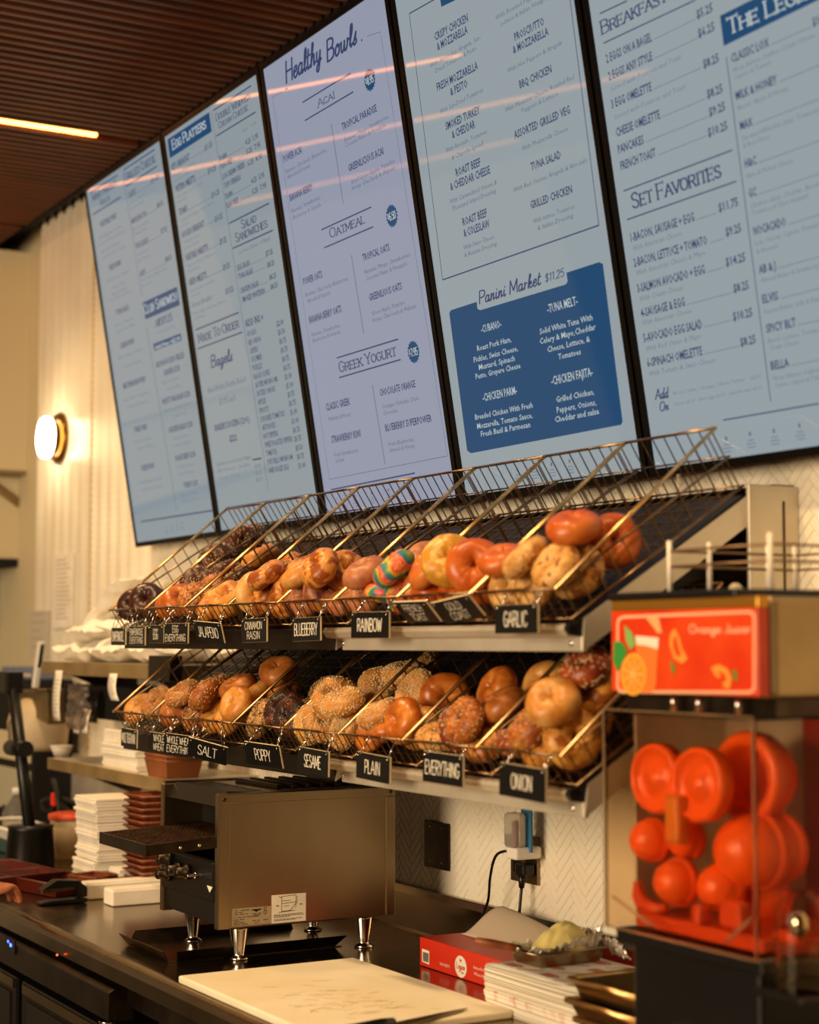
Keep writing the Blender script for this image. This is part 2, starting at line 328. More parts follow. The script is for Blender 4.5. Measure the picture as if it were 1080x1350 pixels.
def stroke_text(mb, text, O, A, B, h, width, wt=.12, contrast=.5, serif=False, caps=False, shear=0, mi=0):
    """flat lettering: origin O, unit vectors A (along) and B (up), cap height h, total width"""
    seg = []; x = 0
    for i, ch in enumerate(text):
        sc_ = .76 if caps and i and text[i-1] != ' ' else 1
        st, adv = strokes(ch)
        for pts, cur in st: seg.append(([(x+a*sc_, c*sc_) for a, c in pts], cur))
        x += adv*sc_+.04
    kx = width/max(x-.04, .01); A = Vector(A); B = Vector(B); O = Vector(O)
    NN = A.cross(B); cnt = [0]
    def P(a, c): return O+A*(a*kx+shear*c*h)+B*(c*h)+NN*((cnt[0] % 9)*2.5e-5)
    wx = wt*kx if kx < h else wt*h
    def quad(a0, c0, a1, c1, t):
        dx, dy = (a1-a0)*kx, (c1-c0)*h; l = math.hypot(dx, dy)
        if l < 1e-9: return
        cnt[0] += 1
        nx, ny = -dy/l*t/2, dx/l*t/2; ex, ey = dx/l*t*.25, dy/l*t*.25
        def Q(a, c, sx, sy): return P(a, c)+A*sx+B*sy
        mb.add([Q(a0, c0, -nx-ex, -ny-ey), Q(a1, c1, -nx+ex, -ny+ey), Q(a1, c1, nx+ex, ny+ey), Q(a0, c0, nx-ex, ny-ey)], [(0, 1, 2, 3)], mi)
    for pts, cur in seg:
        for i in range(len(pts)-1):
            (a0, c0), (a1, c1) = pts[i], pts[i+1]
            dx, dy = (a1-a0)*kx, (c1-c0)*h; l = math.hypot(dx, dy) or 1
            f = contrast+(1-contrast)*abs(dy)/l
            quad(a0, c0, a1, c1, wt*h*.9*f)
        if serif and not cur:
            for (a, c), (a2, c2) in ((pts[0], pts[1]), (pts[-1], pts[-2])):
                if abs(c2-c) > .3 and (abs(c) < .05 or c > .7): quad(a-.11, c, a+.11, c, wt*h*.42)
                elif abs(c2-c) < .05 and abs(a2-a) > .3: quad(a, c-.1, a, c+.1, wt*h*.42)
FJ = []   # queued built-in font jobs
def font_text(mb, text, O, A, B, h, width, shear=0, mi=0, bold=0): FJ.append((mb, text, Vector(O), Vector(A), Vector(B), h, width, shear, mi, bold))
def flush_text():
    obs = []
    for j in FJ:
        c = bpy.data.curves.new('t', 'FONT'); c.body = j[1]; c.size = 1; c.resolution_u = 1; c.offset = j[9]; c.fill_mode = 'FRONT'
        o = bpy.data.objects.new('t', c); COL.objects.link(o); obs.append(o)
    dg = bpy.context.evaluated_depsgraph_get(); dg.update()
    for j, o in zip(FJ, obs):
        mb, text, O, A, B, h, width, shear, mi, bold = j
        me = bpy.data.meshes.new_from_object(o.evaluated_get(dg))
        if len(me.vertices):
            xs = [v.co.x for v in me.vertices]; x0, x1 = min(xs), max(xs); kx = width/max(x1-x0, .01); ky = h/.69
            mb.add([O+A*((v.co.x-x0)*kx+shear*v.co.y*ky)+B*(v.co.y*ky) for v in me.vertices], [list(p.vertices) for p in me.polygons], mi)
        bpy.data.meshes.remove(me)
    for o in obs:
        c = o.data; bpy.data.objects.remove(o); bpy.data.curves.remove(c)
    FJ.clear()
# ------------------------------------------------------------------ menu screens
TAU = 0.164408; SX0, SPITCH, SH = -5.5257, .70785, 1.232
SB = Vector((0, -2.15+2.07849, 1.61+.324818))
AX = Vector((1, 0, 0)); AT = Vector((0, -math.sin(TAU), math.cos(TAU))); AN = Vector((0, -math.cos(TAU), -math.sin(TAU)))
def project(p):
    d = p-CAMP; z = d.dot(FW); return 540+F_PX*d.dot(RT)/z, 675-F_PX*d.dot(UP)/z
def scr(u, v, lift=.0):
    d = ray(u, v); P0 = SB+AN*lift
    return CAMP+d*((P0-CAMP).dot(AN)/d.dot(AN))
LIFT = .0016
def sx(p, u2):
    q = p.copy()
    for _ in range(5):
        u = project(q)[0]; du = (project(q+AX*.01)[0]-u)/.01; q = q+AX*((u2-u)/du)
    return q.x-p.x
def sh_(p, hp): return hp*.02/(project(p)[1]-project(p+AT*.02)[1])
def srect(mb, pts, mi=0, lift=LIFT): mb.add([scr(u, v, lift) for u, v in pts], [tuple(range(len(pts)))], mi)
def sline(mb, u1, v1, u2, v2, wpx=1.6, mi=0, lift=LIFT):
    a, c = scr(u1, v1, lift), scr(u2, v2, lift); d = (c-a).normalized(); n = AN.cross(d).normalized()*(sh_(a, wpx)/2)
    mb.add([a-n, c-n, c+n, a+n], [(0, 1, 2, 3)], mi)
def badge(mb, mw, u, v, r, txt):
    c = scr(u, v, LIFT); R = sh_(c, r); P = []
    for k in range(36):
        q = 2*math.pi*k/36; rr = R*(1 if k % 2 else .84); P.append(c+AX*(math.cos(q)*rr)+AT*(math.sin(q)*rr))
    mb.add(P, [tuple(range(36))], 0)
    c2 = c+AN*.0006; stroke_text(mw, '$', c2-AX*R*.72-AT*R*.15, AX, AT, R*.42, R*.26, .16, .8)
    stroke_text(mw, txt, c2-AX*R*.42-AT*R*.32, AX, AT, R*.62, R*1.1, .17, .8)
SCREENS = [
# (label, lines)   styles: H serif heading, W white serif heading, c item, g price, d description, e faint description, s script, w white small, x white item
('far left upright menu screen headed with market wraps and grilled cheese', '''
H|WRAP MARKET|122,266,154,9
H|$10.25|132.5,271,145,7
c|VEGETABLE WRAP|132.5,300,153.5,7
e|Grilled Eggplant, Zucchini,|130,317,160,4
e|Portobello Mushroom, Pepper|129,326,164,4
e|Mozzarella, Hummus|133,335,158,4
e|Spinach & Mixed Greens|135,342.5,165,4
c|FAJITA WRAP|144.5,357,159.5,7
e|Grilled Chicken, Peppers|139.5,374.5,170,4
e|Onions, Salsa|148,382,163,4
e|Cheddar & Mayo|147,391,167,4
e|In a Spinach Wrap|146,398,173,4
c|TUNA SALAD|153.5,415.8,169.8,7
e|Lettuce, Tomatoes|151,432,176,4
e|& Red Onion Wrap|153,440,178,4
c|CAESAR WRAP|159,460,177,7
e|Grilled Chicken, Romaine|155,475,188,4
e|Croutons & Parmesan|163,486,186,4
c|MEDITERRANEAN WRAP|163,513,192,7
e|Feta, Olives, Cucumber|163,530,196,4
e|Tomato & Hummus|168,539,195,4
c|TURKEY WRAP|177,570.7,194,7
e|Avocado, Lettuce|177,585,200,4
e|Tomato & Mayo|180,594,202,4
c|CHEESE WRAP|186.7,621,203.6,7
e|Scrambled Eggs & Cheddar|182,639,214,4
e|Salsa & Sour Cream|186,648,213,4
H|GRILLED CHEESE|165,239,205.4,10
g|$10.25|199.4,242,209.5,6
c|CLASSIC|169.8,261.3,179.4,7
e|Cheddar, Muenster|171,270,191,4
e|& Swiss Cheese|172,277,189,4
g|$8.25|207,274.5,215,6
c|MAPLE BACON|174,295.5,192.7,7
e|Bacon, Cheddar|175,305,195,4
e|& Maple Syrup|176,312,193,4
g|$7.25|212.7,308,220,6
c|THE CLASSIC|179,328.7,196,7
e|American Cheese|181,338,196,4
e|& Tomato|182,346,199,4
g|$8.25|218,345.5,226,6
c|ALPS|185,364.8,192,7
e|Swiss Cheese, Mushrooms|186,372,219,4
e|& Onion|187,379,200,4
s|All $11.25|205,431.5,227,9
e|Served with French Fries|206,441,230,3
c|BACON AVOCADO GRILLED|206.5,484.8,243,7
c|CHICKEN CLUB|216.3,495.5,237,7
e|Bacon, Lettuce|214,507,236,4
e|Avocado, Mayo|221,515,238,4
c|WHITE TUNA SALAD CLUB|214,533.7,250.4,7
e|Hard Boiled Egg, Lettuce|216,544,252,4
e|Tomato & Onion|228,551,246,4
c|CHICKEN SALAD CLUB|223,570.7,254,7
e|Bacon, Lettuce|229,580,248,4
e|Tomato & Mayo|228,590,252,4
c|ROAST BEEF CLUB|232,607.8,257.8,7
e|Cheddar, Lettuce|234,618,255,4
e|Tomato & Mayo|235,627,255,4
c|TURKEY CLUB|242.4,643.3,260.7,7
e|Swiss, Lettuce|238,655,262,4
e|Tomato & Bacon|239,663,264,4'''),
('upright menu screen with egg platters, salad sandwiches and made to order bagels', '''
W|EGG PLATTERS|227.6,197.5,272,12
H|DOUBLE WHIPPED|284.9,160,329.4,9
H|CREAM CHEESE|288.5,169.8,327.5,8
d|Sand    1/2 lb|320,175,338,4.5
c|KETO BREAKFAST|226.9,225,250.5,8
g|$11.25|270.4,198.7,280,7
e|Two Eggs, Bacon, Sausage|228.8,233.6,257.7,4
e|Avocado & Salad|230,241,249,4
c|WESTERN OMELETTE|232,254,257.7,8
g|$10.25|274.5,230,285,7
e|Ham, Peppers, Onions, Cheddar|234,262,268,4
e|Home Fries|234,269,246,4
c|TEX-MEX|236.5,284,247.3,8
g|$10.25|279.3,261.3,289.7,7
e|Scrambled Eggs, Salsa, Beans|238.4,293,283,4
e|& Cheese|239,300,249,4
c|AVOCADO BREAKFAST|240.3,314,269.7,8
g|$10.25|283.7,292.6,293.8,7
e|Two Eggs, Avocado|242,322,264,4
e|& Toast, Tomato|243,330,262,4
c|VEGETABLE OMELETTE|245.2,344.3,274.5,8
g|$9.25|290.2,322.7,299,7
e|Peppers, Onions, Mushrooms|247,353,286,4
e|& Spinach|248,360,262,4
c|GREEN OMELETTE|249.7,376.8,272.8,8
g|$9.25|294.5,356.4,303.4,7
e|Spinach, Broccoli & Feta|251,386,283,4
e|with Toast|252,393,264,4
d|Farmers Breakfast|253.3,406,280,7
g|$13.25|297.8,388,308,7
e|Three Eggs, Pancakes, Bacon|255,416,297,4
e|& Sausage|257,422,270,4
H|MADE TO ORDER|262,452,315.6,11
s|Bagels|278.5,484.8,306.7,15
d|Hand Rolled, Kettle Boiled|274,519,323.9,8
d|$1.95 each|289.5,534,310.5,8
c|BAKER'S DOZEN (12+1)|283.9,568.4,329,8
c|$22|303,582.6,312.6,8
d|Spreads on your kind of Bagel|286,614.6,331,5
e|Butter, Jelly|288,623,330,4.5
e|Cream Cheese|289,633,318,4.5
d|$0.75|336,617,344,4.5
d|$1.25|337,626,345,4.5
d|$2.50|338,635,346,4.5
c|PLAIN|290,213,299.3,7
g|4.25  5.95|324,191.5,340.7,6.5
c|FLAVORED|291.9,222.8,307,7
g|5.25  7.95|325.6,203.5,343.6,6.5
c|LOX CREAM CHEESE|293.8,237,322.7,7
g|6.25  8.95|327,219,345.6,6.5
c|TOFU SPREADS|296,249,317.9,7
c|PLAIN|298,262.5,307,7
g|4.25  5.95|331.6,242.5,349,6.5
c|FLAVORED|299.3,275,315,7
g|5.25  7.95|333,256.5,351.6,6.5
H|SALAD|319,301.7,338.3,11
H|SANDWICHES|311,319.5,353.3,11
d|on Your Choice of Bagel|314.3,336,356.4,4.5
c|EGG SALAD|313.5,357,330,7
g|$7.25|350.8,338.3,360,6.5
c|TUNA SALAD|315,368.4,334,7
g|$8.25|352.8,352.8,362,6.5
c|CHICKEN SALAD|317.6,387,341.6,7
g|$8.25|355.6,369.3,364.4,6.5
c|SMOKED WHITEFISH|320,398.9,349.6,7
g|$8.25|357,382,366.5,6.5
c|ADD INS +|323.9,431.5,347.6,9'''),
('upright menu screen with healthy bowls, oatmeal and yogurt under star price badges', '''
s|Healthy|377,110,424,26
s|Bowls|431,82,471,26
H|ACAI|419.4,142,442,10
c|TROPICAL PARADISE|451.5,172,497,9
d|Bananas, Mango, Strawberries,|454.5,187.5,513,5.5
d|Coconut Flakes & Pineapple|455.5,195,508,5.5
c|POWER ACAI|374.4,214.6,398,9
d|Bananas, Chia Seeds, Blueberries,|377,229,431,5.5
d|Almonds & Peanuts|378.7,236.7,409,5.5
c|GREENILICIOUS ACAI|460,226.5,506,9
d|Sliced Green Apples, Pistachio,|463,243,521,5.5
d|Honey, Chia Seeds & Walnuts|464,251.4,520.7,5.5
c|BANANA BERRY|382.7,265.6,412,9
d|Bananas, Strawberries,|385,281,423,5.5
d|Blueberries & Granola|386.7,289.8,423,5.5
H|OATMEAL|435.3,314,481.6,12
c|TROPICAL OATS|478.8,344.5,514,9
d|Bananas, Mango, Strawberries,|481,361.4,541.5,5.5
d|Coconut Flakes & Pineapple|483,370.4,536.5,5.5
c|POWER OATS|400.2,376,425.3,9
d|Bananas, Chia Seeds, Blueberries,|402.8,391.5,459.4,5.5
d|Almonds & Peanuts|405,400,435.4,5.5
c|GREENILIOUS OATS|487.2,397,530.3,9
d|Green Apple, Pistachio,|490.3,416,534.5,5.5
d|Honey, Chia Seeds & Walnuts|491.4,425.2,548.6,5.5
c|BANANA BERRY OATS|408.4,426.6,450.6,9
d|Bananas, Strawberries,|411.2,444,448.7,5.5
d|Blueberries & Granola|412.3,452,448.7,5.5
H|GREEK YOGURT|447.8,490.8,523,13
c|CLASSIC GREEK|430.4,541.5,462,9
d|Walnuts & Honey|433,555.5,462.7,5.5
c|CHOCOLATE ORANGE|501.3,522.3,548,9
d|Oranges, Pistachio, Dark|504,539,552,5.5
d|Chocolate|505.5,547.7,524,5.5
c|STRAWBERRY KIWI|437.7,584.3,476,9
d|Fresh Strawberries|440.8,602.5,472.6,5.5
d|& Kiwi|442.5,610.4,453.7,5.5
c|BLUEBERRY SUPERPOWER|508.6,568.8,569.7,9
d|Fresh Blueberries,|512,588.5,546.6,5.5
d|Granola & Honey|513.4,596.4,546.6,5.5'''),
('upright menu screen with a blue panini panel near its foot', '''
d|With Roasted Peppers,|653.6,27,712,6
d|Lettuce & Italian Vinaigrette|660.6,34.7,728,6
c|CRISPY CHICKEN|573.6,54,617.5,10
c|& MOZZARELLA|577,66.7,617,10
d|With Artichokes, Arugula, Sun-|567,90,634,6
d|Dried Tomatoes & Pesto|574.4,96.5,628,6
c|PROSCIUTTO|679,54,718,10
c|& MOZZARELLA|677,71,723.6,10
d|With Hot Peppers & Arugula|669,96.7,741,6
c|FRESH MOZZARELLA|576.7,120.3,630.6,10
c|& PESTO|594.4,126.4,617,10
d|With Sun-Dried Tomatoes|580,150.6,637,6
c|BBQ CHICKEN|685.6,116.7,727.8,10
d|With Muenster Cheese, Roasted Red|666,148.6,757,6
d|Peppers & Lettuce|688,149,735.6,6
c|SMOKED TURKEY|588.3,171.7,632.8,10
c|& CHEDDAR|596.7,182.8,627,10
d|With Avocado, Tomatoes|587.5,202,642,6
d|& Chipotle Spread|595.8,211,637,6
c|ASSORTED GRILLED VEG|678.6,183.3,752,10
d|With Mozzarella Cheese|687.8,199.4,749,6
c|ROAST BEEF|601.7,232.8,634,10
c|& CHEDDAR CHEESE|594.4,251.4,646.7,10
d|With Caramelized Onions &|593,269.4,655,6
d|Thousand Island Dressing|596,278.6,654,6
c|TUNA SALAD|700.8,225,740,10
d|With Red Onions, Arugula & Avocado|677,254,774.4,6
c|ROAST BEEF|610.6,297.8,642.5,10
c|& COLESLAW|612,312.5,646,10
d|With Swiss Cheese|611,330,651.7,6
d|& Russian Dressing|612.5,339.4,655,6
c|GRILLED CHICKEN|700,275.6,755,10
d|With lettuce, Tomatoes|702.8,295.3,757.8,6
d|& Italian Dressing|709,304,755.6,6
S|Panini Market|631.7,401,713,16
S|$11.25|719,372,744,10
x|-CUBANO-|635,439,661.4,9.5
w|Roast Pork Ham,|629.4,463,674.4,7
w|Pickles, Swiss Cheese,|625,478,683,7
w|Mustard, Spinach|631.7,487.8,679,7
w|Pesto, Gruyere Cheese|627.5,500,686.4,7
x|-TUNA MELT-|722.5,413,762,11
w|Solid White Tuna With|712,441,781.4,7.5
w|Celery & Mayo,Cheddar|712,454,785.6,7.5
w|Cheese, Lettuce, &|722,464.7,778,7.5
w|Tomatoes|736.4,474.4,766,7.5
x|-CHICKEN PARM-|637,529.4,682,10
w|Breaded Chicken With Fresh|626.7,553.6,702.5,7
w|Mozzarella, Tomato Sauce,|629.4,565.6,702.5,7
w|Fresh Basil & Parmesan|634.4,575.8,699.4,7
x|-CHICKEN FAJITA-|727.5,507.8,782,11
w|Grilled Chicken,|733.6,530.6,783.6,7.5
w|Peppers, Onions,|734.4,544.4,786.4,7.5
w|Cheddar and salsa|732,557,790,7.5'''),
('nearest upright menu screen at the right edge, with breakfast and set favorites', '''
H|BREAKFAST|793.3,45.8,880,17
c|2 EGGS ON A BAGEL|800,83.3,860,11
g|$5.25|919,25,940.5,11
c|2 EGGS ANY STYLE|803,106.4,860.5,11
g|$6.25|921,50,943,11
e|Served with Potatoes and Toast|805.6,120.8,899,6.5
c|3 EGG OMELETTE|807,143,859.7,11
g|$8.25|927.8,90.3,948.6,11
e|Served with Potatoes and Toast|810,158,904,6.5
c|CHEESE OMELETTE|812.8,180.6,870.8,11
g|$8.25|932.8,130,953.6,11
c|PANCAKES|815.6,202.8,849.4,11
g|$9.25|935.6,153.6,957,11
c|FRENCH TOAST|819,224.4,865,11
g|$10.25|934,180.6,960,11
H|SET FAVORITES|834,275,952,19
c|1-BACON, SAUSAGE + EGG|832.3,319,916,11
g|$11.75|948,279.6,974,11
e|With American Cheese|834.2,331.4,899,7
c|2-BACON, LETTUCE + TOMATO|836.4,352,933.4,11
g|$9.25|957.5,311.6,978,11
e|With American Cheese & Mayo|839,363.7,930.7,7
c|3-SALMON AVOCADO + EGG|841,386,930,11
g|$14.25|957.5,351.4,983.6,11
e|With Cream Cheese|843.3,398,900.8,7
c|4-SAUSAGE & EGG|845.8,418.5,903.6,11
g|$8.25|967.7,386,988,11
e|With American Cheese|847,429.5,912.3,7
c|5-AVOCADO EGG SALAD|849.3,451.4,926.6,11
g|$10.25|967,423,993,11
e|With Red Onion & Mayo|851.5,463.7,924.7,7
c|6-SPINACH OMELETTE|854,484.2,926.6,11
g|$8.25|976.7,456.8,997.3,11
e|With Tomato & Swiss Cheese|855.6,496.6,943.3,7
s|Add|864.4,527,881.4,13
s|On|869.9,542.5,882,12
e|Bacon / Ham / Sausage / Sliced Turkey    $2.50|887.7,521,1004,4.5
e|Cheese $1.50   Extra Eggs $1.50   Hash Browns $2.00|889,535,1005.5,4.5
W|THE LEGENDS|960.6,45.8,1108,20
c|CLASSIC LOX|964.7,82.8,1014.7,11
g|$14.25|1072,35,1098,11
e|Nova Salmon, Scallion Cream Cheese,|966.7,95.8,1076,6.5
e|Capers & Tomato|968.3,105.6,1017.5,6.5
c|MILK & HONEY|971,132,1025,11
e|Bacon, Apple & Honey|973,145.8,1039.7,6.5
c|MAX|976.7,171.7,993,11
e|Smoked Whitefish Salad, Tomatoes|978.6,186,1080,6.5
e|& Red Onion|980,195.8,1014.7,6.5
c|H&C|982.8,221.4,998,11
e|Ham & Melted Cheese|984.7,235.6,1045.8,6.5
c|GC|987.8,261,998,11
e|Chicken Salad, Cheddar, Bacon|989.7,275,1080,6.5
e|Tomatoes & Dijon mustard|991,284.7,1065,6.5
c|NOCACADO|994.5,310.3,1037,11
e|Lox, Onions, Capers, Tomato|996,324,1080,6.5
e|& Avocado|997.8,335,1026.6,6.5
c|AB & J|1001.4,361,1023.3,11
e|Almond Butter & Strawberry Jam|1003.3,373.3,1090,6.5
c|ELVIS|1006,400,1026.8,11
e|Peanut Butter, Jelly & Banana|1007.7,414.4,1090,6.5
c|SPICY BLT|1011,439,1050,11
e|Bacon, Lettuce, Tomato|1012.9,452.7,1080,6.5
e|Cream Cheese|1014.5,462.3,1053.4,6.5
c|BELLA|1017.3,487.8,1041,11
e|Nova Salmon, Scallion|1019.7,502,1080,6.5
e|Onions, Capers & Tomato|1021.4,511.6,1090,6.5''')]
RULES = {0: [(118,254,155,231),(122,283,159,260),(163,224,204,197),(166.2,245.6,207,219),(161.4,225,186.7,390.6,.8),(193,431,232.6,673,.8),(185.8,687.8,280,673)],
 1: [(281,145.7,331,113),(285.4,179.4,337,147.7),(302.2,294.5,355,267.8),(307,327.5,360,303.4),(279,148,354,647,.8),(257.8,435,314.7,412),(260.7,460,319,438),(297.8,670,411.9,651.6),(333,606.3,344.5,604.2,2.2)],
 2: [(399,135,462,96.5),(402,159,466,121),(436.8,163.6,452.6,268,1),(423.7,303,489.4,273),(427.5,326.7,492,299),(463.3,336.6,479.6,440,1),(443.9,472,525.2,447),(447.3,497.9,528.3,474),(490.9,507.4,507.8,612,1),(436.8,645.6,547,623.7),
     (359.5,128,434.5,632,.5),(434.5,632,590,601,.5),(501.5,42,590,601,.5),(359.5,128,372,121,.5),(484,48,501.5,42,.5)],
 3: [(539.7,18,583.6,369,1.2),(583.6,369,789.7,297,1.6),(789.7,297,750,-14,1.4),(539.7,18,582,-6,1.6)],
 4: [(791,18,827,1,1.7),(795.8,57,917,0),(822,252,965.6,197.8),(826.7,289.7,971,239),(957.8,75,1016.4,529.5,1.4),(953.4,554,1080,532)]}
BANN = {0: [[(188,399),(233,378),(237,402),(191.7,421)], [(202,453.5),(238,439.5),(239.4,448.5),(204,462.5)]], 1: [[(220.8,184),(275.7,148),(279.3,173.4),(224,208.8)]],
 3: [[(592.5,413),(594.5,409),(790,345.5),(795,348),(821,556),(819,560),(621,597.5),(616,594)], [(582,9),(620,-9),(620,-22),(580,-4)]], 4: [[(949.4,20.8),(1115,-62),(1120,-20),(954.4,60.6)]]}
ST = {'c': (0, .05, .0, 0), 'g': (0, .05, 0, 0), 'd': (1, 0, .22, 0), 'e': (2, 0, .22, 0), 'w': (3, .0, .1, .012), 'x': (3, .02, 0, .02)}
for k, (lab, body) in enumerate(SCREENS):
    x0 = SX0+k*SPITCH+.004; x1 = x0+SPITCH-.008
    root = thing('menu_screen', lab, 'menu screen', SB+AX*((x0+x1)/2), 'menu screens in a row above the bagel racks')
    def SP(x, t, n): return SB+AX*x+AT*t+AN*n
    bz = .0165 if k else .012
    b = MB()   # housing behind and the raised bezel bars
    def sbox(xa, xb, ta, tb, na, nb, mi=0):
        p = [SP(x, t, n)-Vector((SB.x, 0, 0))*0 for n in (na, nb) for x, t in ((xa, ta), (xb, ta), (xb, tb), (xa, tb))]
        b.add(p, [(0, 3, 2, 1), (4, 5, 6, 7), (0, 1, 5, 4), (1, 2, 6, 5), (2, 3, 7, 6), (3, 0, 4, 7)], mi)
    sbox(x0, x1, 0, SH, -.045, -.003)
    for r in ((x0, x0+bz, 0, SH), (x1-bz, x1, 0, SH), (x0+bz, x1-bz, 0, .016), (x0+bz, x1-bz, SH-.016, SH)): sbox(*r, -.003, .004)
    b.build('bezel', mat('screen_bezel', '080809', .35, spec=.2) if k == 0 else bpy.data.materials['screen_bezel'], root)
    b = MB(); b.add([SP(x0+bz, .016, 0), SP(x1-bz, .016, 0), SP(x1-bz, SH-.016, 0), SP(x0+bz, SH-.016, 0), SP(x0+bz, .016, -.003), SP(x1-bz, .016, -.003), SP(x1-bz, SH-.016, -.003), SP(x0+bz, SH-.016, -.003)],
        [(0, 1, 2, 3), (4, 5, 6, 7), (0, 1, 5, 4), (1, 2, 6, 5), (2, 3, 7, 6), (3, 0, 4, 7)]); b.build('display', M['disp%d' % k], root)
    b = MB(); sbox((x0+x1)/2-.2, (x0+x1)/2+.2, .15, .6, -.075+.0, -.045); b.build('wall_bracket', M['matblack'], root)
    hd = MB(); it = MB(); de = MB(); wh = MB(); rl = MB(); cs, gs = [], []
    for line in body.strip().split('\n'):
        st, txt, nums = line.split('|'); u1, v1, u2, hp = map(float, nums.split(','))
        up = LIFT if st not in 'WwxS' else LIFT+.0008
        p = scr(u1, v1, up); wd = sx(p, u2); h = sh_(p, hp)
        if st == 'H': stroke_text(hd, txt, p, AX, AT, h, wd, .19, .45, True, True)
        elif st == 'W': stroke_text(wh, txt, p, AX, AT, h, wd, .21, .5, True, True)
        elif st in 'sS': stroke_text(hd, txt, p, AX, AT, h, wd, .185, .6, False, False, .28)
        elif st in 'cg':
            (cs if st == 'c' else gs).append((p, wd, h))
            font_text(it, txt, p, AX, AT, h, wd, 0, 0, .018)
        elif st in 'de': font_text(de, txt, p, AX, AT, h, wd, .22, 0 if st == 'd' else 1)
        else: font_text(wh, txt, p, AX, AT, h, wd, .1 if st == 'w' else 0, 0, .01)
    if k == 1:
        items = 'AVOCADO 2.00,RED ONION 0.50,CAPERS 0.75,CUCUMBER 0.75,PICKLES 0.75,BLACK OLIVES 0.75,SAUTEED MUSHROOMS 1.00,SAUTEED ONIONS 1.00,APPLES 0.75,SPROUTS 0.75,SUN DRIED TOMATOES 1.00,ARTICHOKES 1.00,HOT PEPPERS 0.75,SWEET ROASTED PEPPERS 0.75,TOMATOES 0.50,PORTOBELLO MUSHROOM 0.75,HARD BOILED EGG 1.00'.split(',')
        for i, s in enumerate(items):
            nm, pr = s.rsplit(' ', 1); u = 326.5+i*1.78; v = 444.2+i*11.23
            p = scr(u, v, LIFT); font_text(it, nm, p, AX, AT, sh_(p, 7), sx(p, u+len(nm)*1.73), 0, 0, .01)
            u = 365.3+i*1.8; v = 430.6+i*11.68; p = scr(u, v, LIFT); font_text(it, '$'+pr, p, AX, AT, sh_(p, 7), sx(p, u+9), 0, 0, .01)
    for p, wd, h in cs:      # dotted leaders from a dish to its price
        if k not in (0, 1, 4): continue
        m_ = [g for g in gs if abs((g[0]-p).dot(AT)) < h*1.3 and g[0].x > p.x+wd]
        xe = min(g[0].x for g in m_)-.006 if m_ else (x1-.05 if k == 4 and project(p)[0] > 955 else None)
        if xe is None: continue
        xx = p.x+wd+.006
        while xx < xe:
            o = p.copy(); o.x = xx; rl.add([o, o+AX*.0022, o+AX*.0022+AT*.0016, o+AT*.0016], [(0, 1, 2, 3)]); xx += .0045
    for r in RULES[k]:
        if len(r) >= 4: sline(rl, *r[:4], r[4] if len(r) > 4 else 1.7)
        else: pass
    # foot of each screen: row of store pins and their small print
    foot = {0: [(219,695),(226,693),(233,691.5),(240,690)], 1: [(334,664),(352,661)], 2: [(468,654),(490,650),(512,646),(541,640)], 3: [(682,619),(704,615),(727,612),(751,608)], 4: [(957.5,578),(989,572),(1020.5,568),(1054,561)]}[k]
    for u, v in foot:
        z = .5+.13*k
        a = scr(u, v, LIFT); r = sh_(a, 4*z)
        de.add([a+AX*(r*.55*math.cos(q))+AT*(r*.8*math.sin(q)) for q in [2*math.pi*j/10 for j in range(10)]], [tuple(range(10))], 0)
        for j, s in enumerate(('store', 'street address', 'telephone')): 
            c = a-AT*sh_(a, (9+4.5*j)*z); ww = sh_(a, (14, 20, 17)[j]*z)*.9
            b2 = [c-AX*ww/2, c+AX*ww/2, c+AX*ww/2+AT*r*.45, c-AX*ww/2+AT*r*.45]
            for q in range(5): 
                x_a, x_b = q/5, (q+.78)/5
                de.add([b2[0].lerp(b2[1], x_a), b2[0].lerp(b2[1], x_b), b2[3].lerp(b2[2], x_b), b2[3].lerp(b2[2], x_a)], [(0, 1, 2, 3)], 1)
    bn = MB()
    for pts in BANN.get(k, []):
        b = MB(); srect(b, pts, 0, LIFT-.0003); b.build('blue_banner', M['bannerblue'], root, fix=False)
    if k == 0:
        p = scr(205, 461, LIFT+.0008); font_text(wh, 'Add Fries +$2.00', p, AX, AT, sh_(p, 5), sx(p, 238), 0, 0, .02)
        p = scr(190.5, 414.6, LIFT+.0008); stroke_text(wh, 'CLUB SANDWICH', p, AX, AT, sh_(p, 12), sx(p, 234), .17, .45, True, True)
    if k == 2:
        for u, v, r, s in ((487.5, 105.5, 15, '8.95'), (516.7, 284.6, 15.5, '6.50'), (545.2, 464, 15.5, '7.95')): bn = MB(); badge(bn, wh, u, v, r, s); bn.build('price_badge', M['bannerblue'], root, fix=False)
        for u, v in ((377, 117), (477, 53)): badge_dot = scr(u, v, LIFT); r = sh_(badge_dot, 1.8); hd.add([badge_dot+AX*(r*math.cos(q))+AT*(r*math.sin(q)) for q in [j*.785 for j in range(8)]], [tuple(range(8))], 0)
    flush_text()
    hd.build('heading_lettering', M['ink'], root, fix=False); it.build('item_lettering', M['ink'], root, fix=False)
    de.build('description_lettering', [M['inkgrey'], M['inkfaint']], root, fix=False); rl.build('ruled_lines', M['ink'], root, fix=False)
    if len(wh.v): wh.build('white_lettering', M['inkwhite'], root, fix=False)
    if k == 3:
        tb = MB(); srect(tb, [(627.5, 385), (630, 381), (742, 344.5), (745, 346), (748.5, 371), (746, 375), (633, 409), (629.5, 407)], 0, LIFT+.0003); tb.build('title_tab', M['disp3'], root, fix=False)
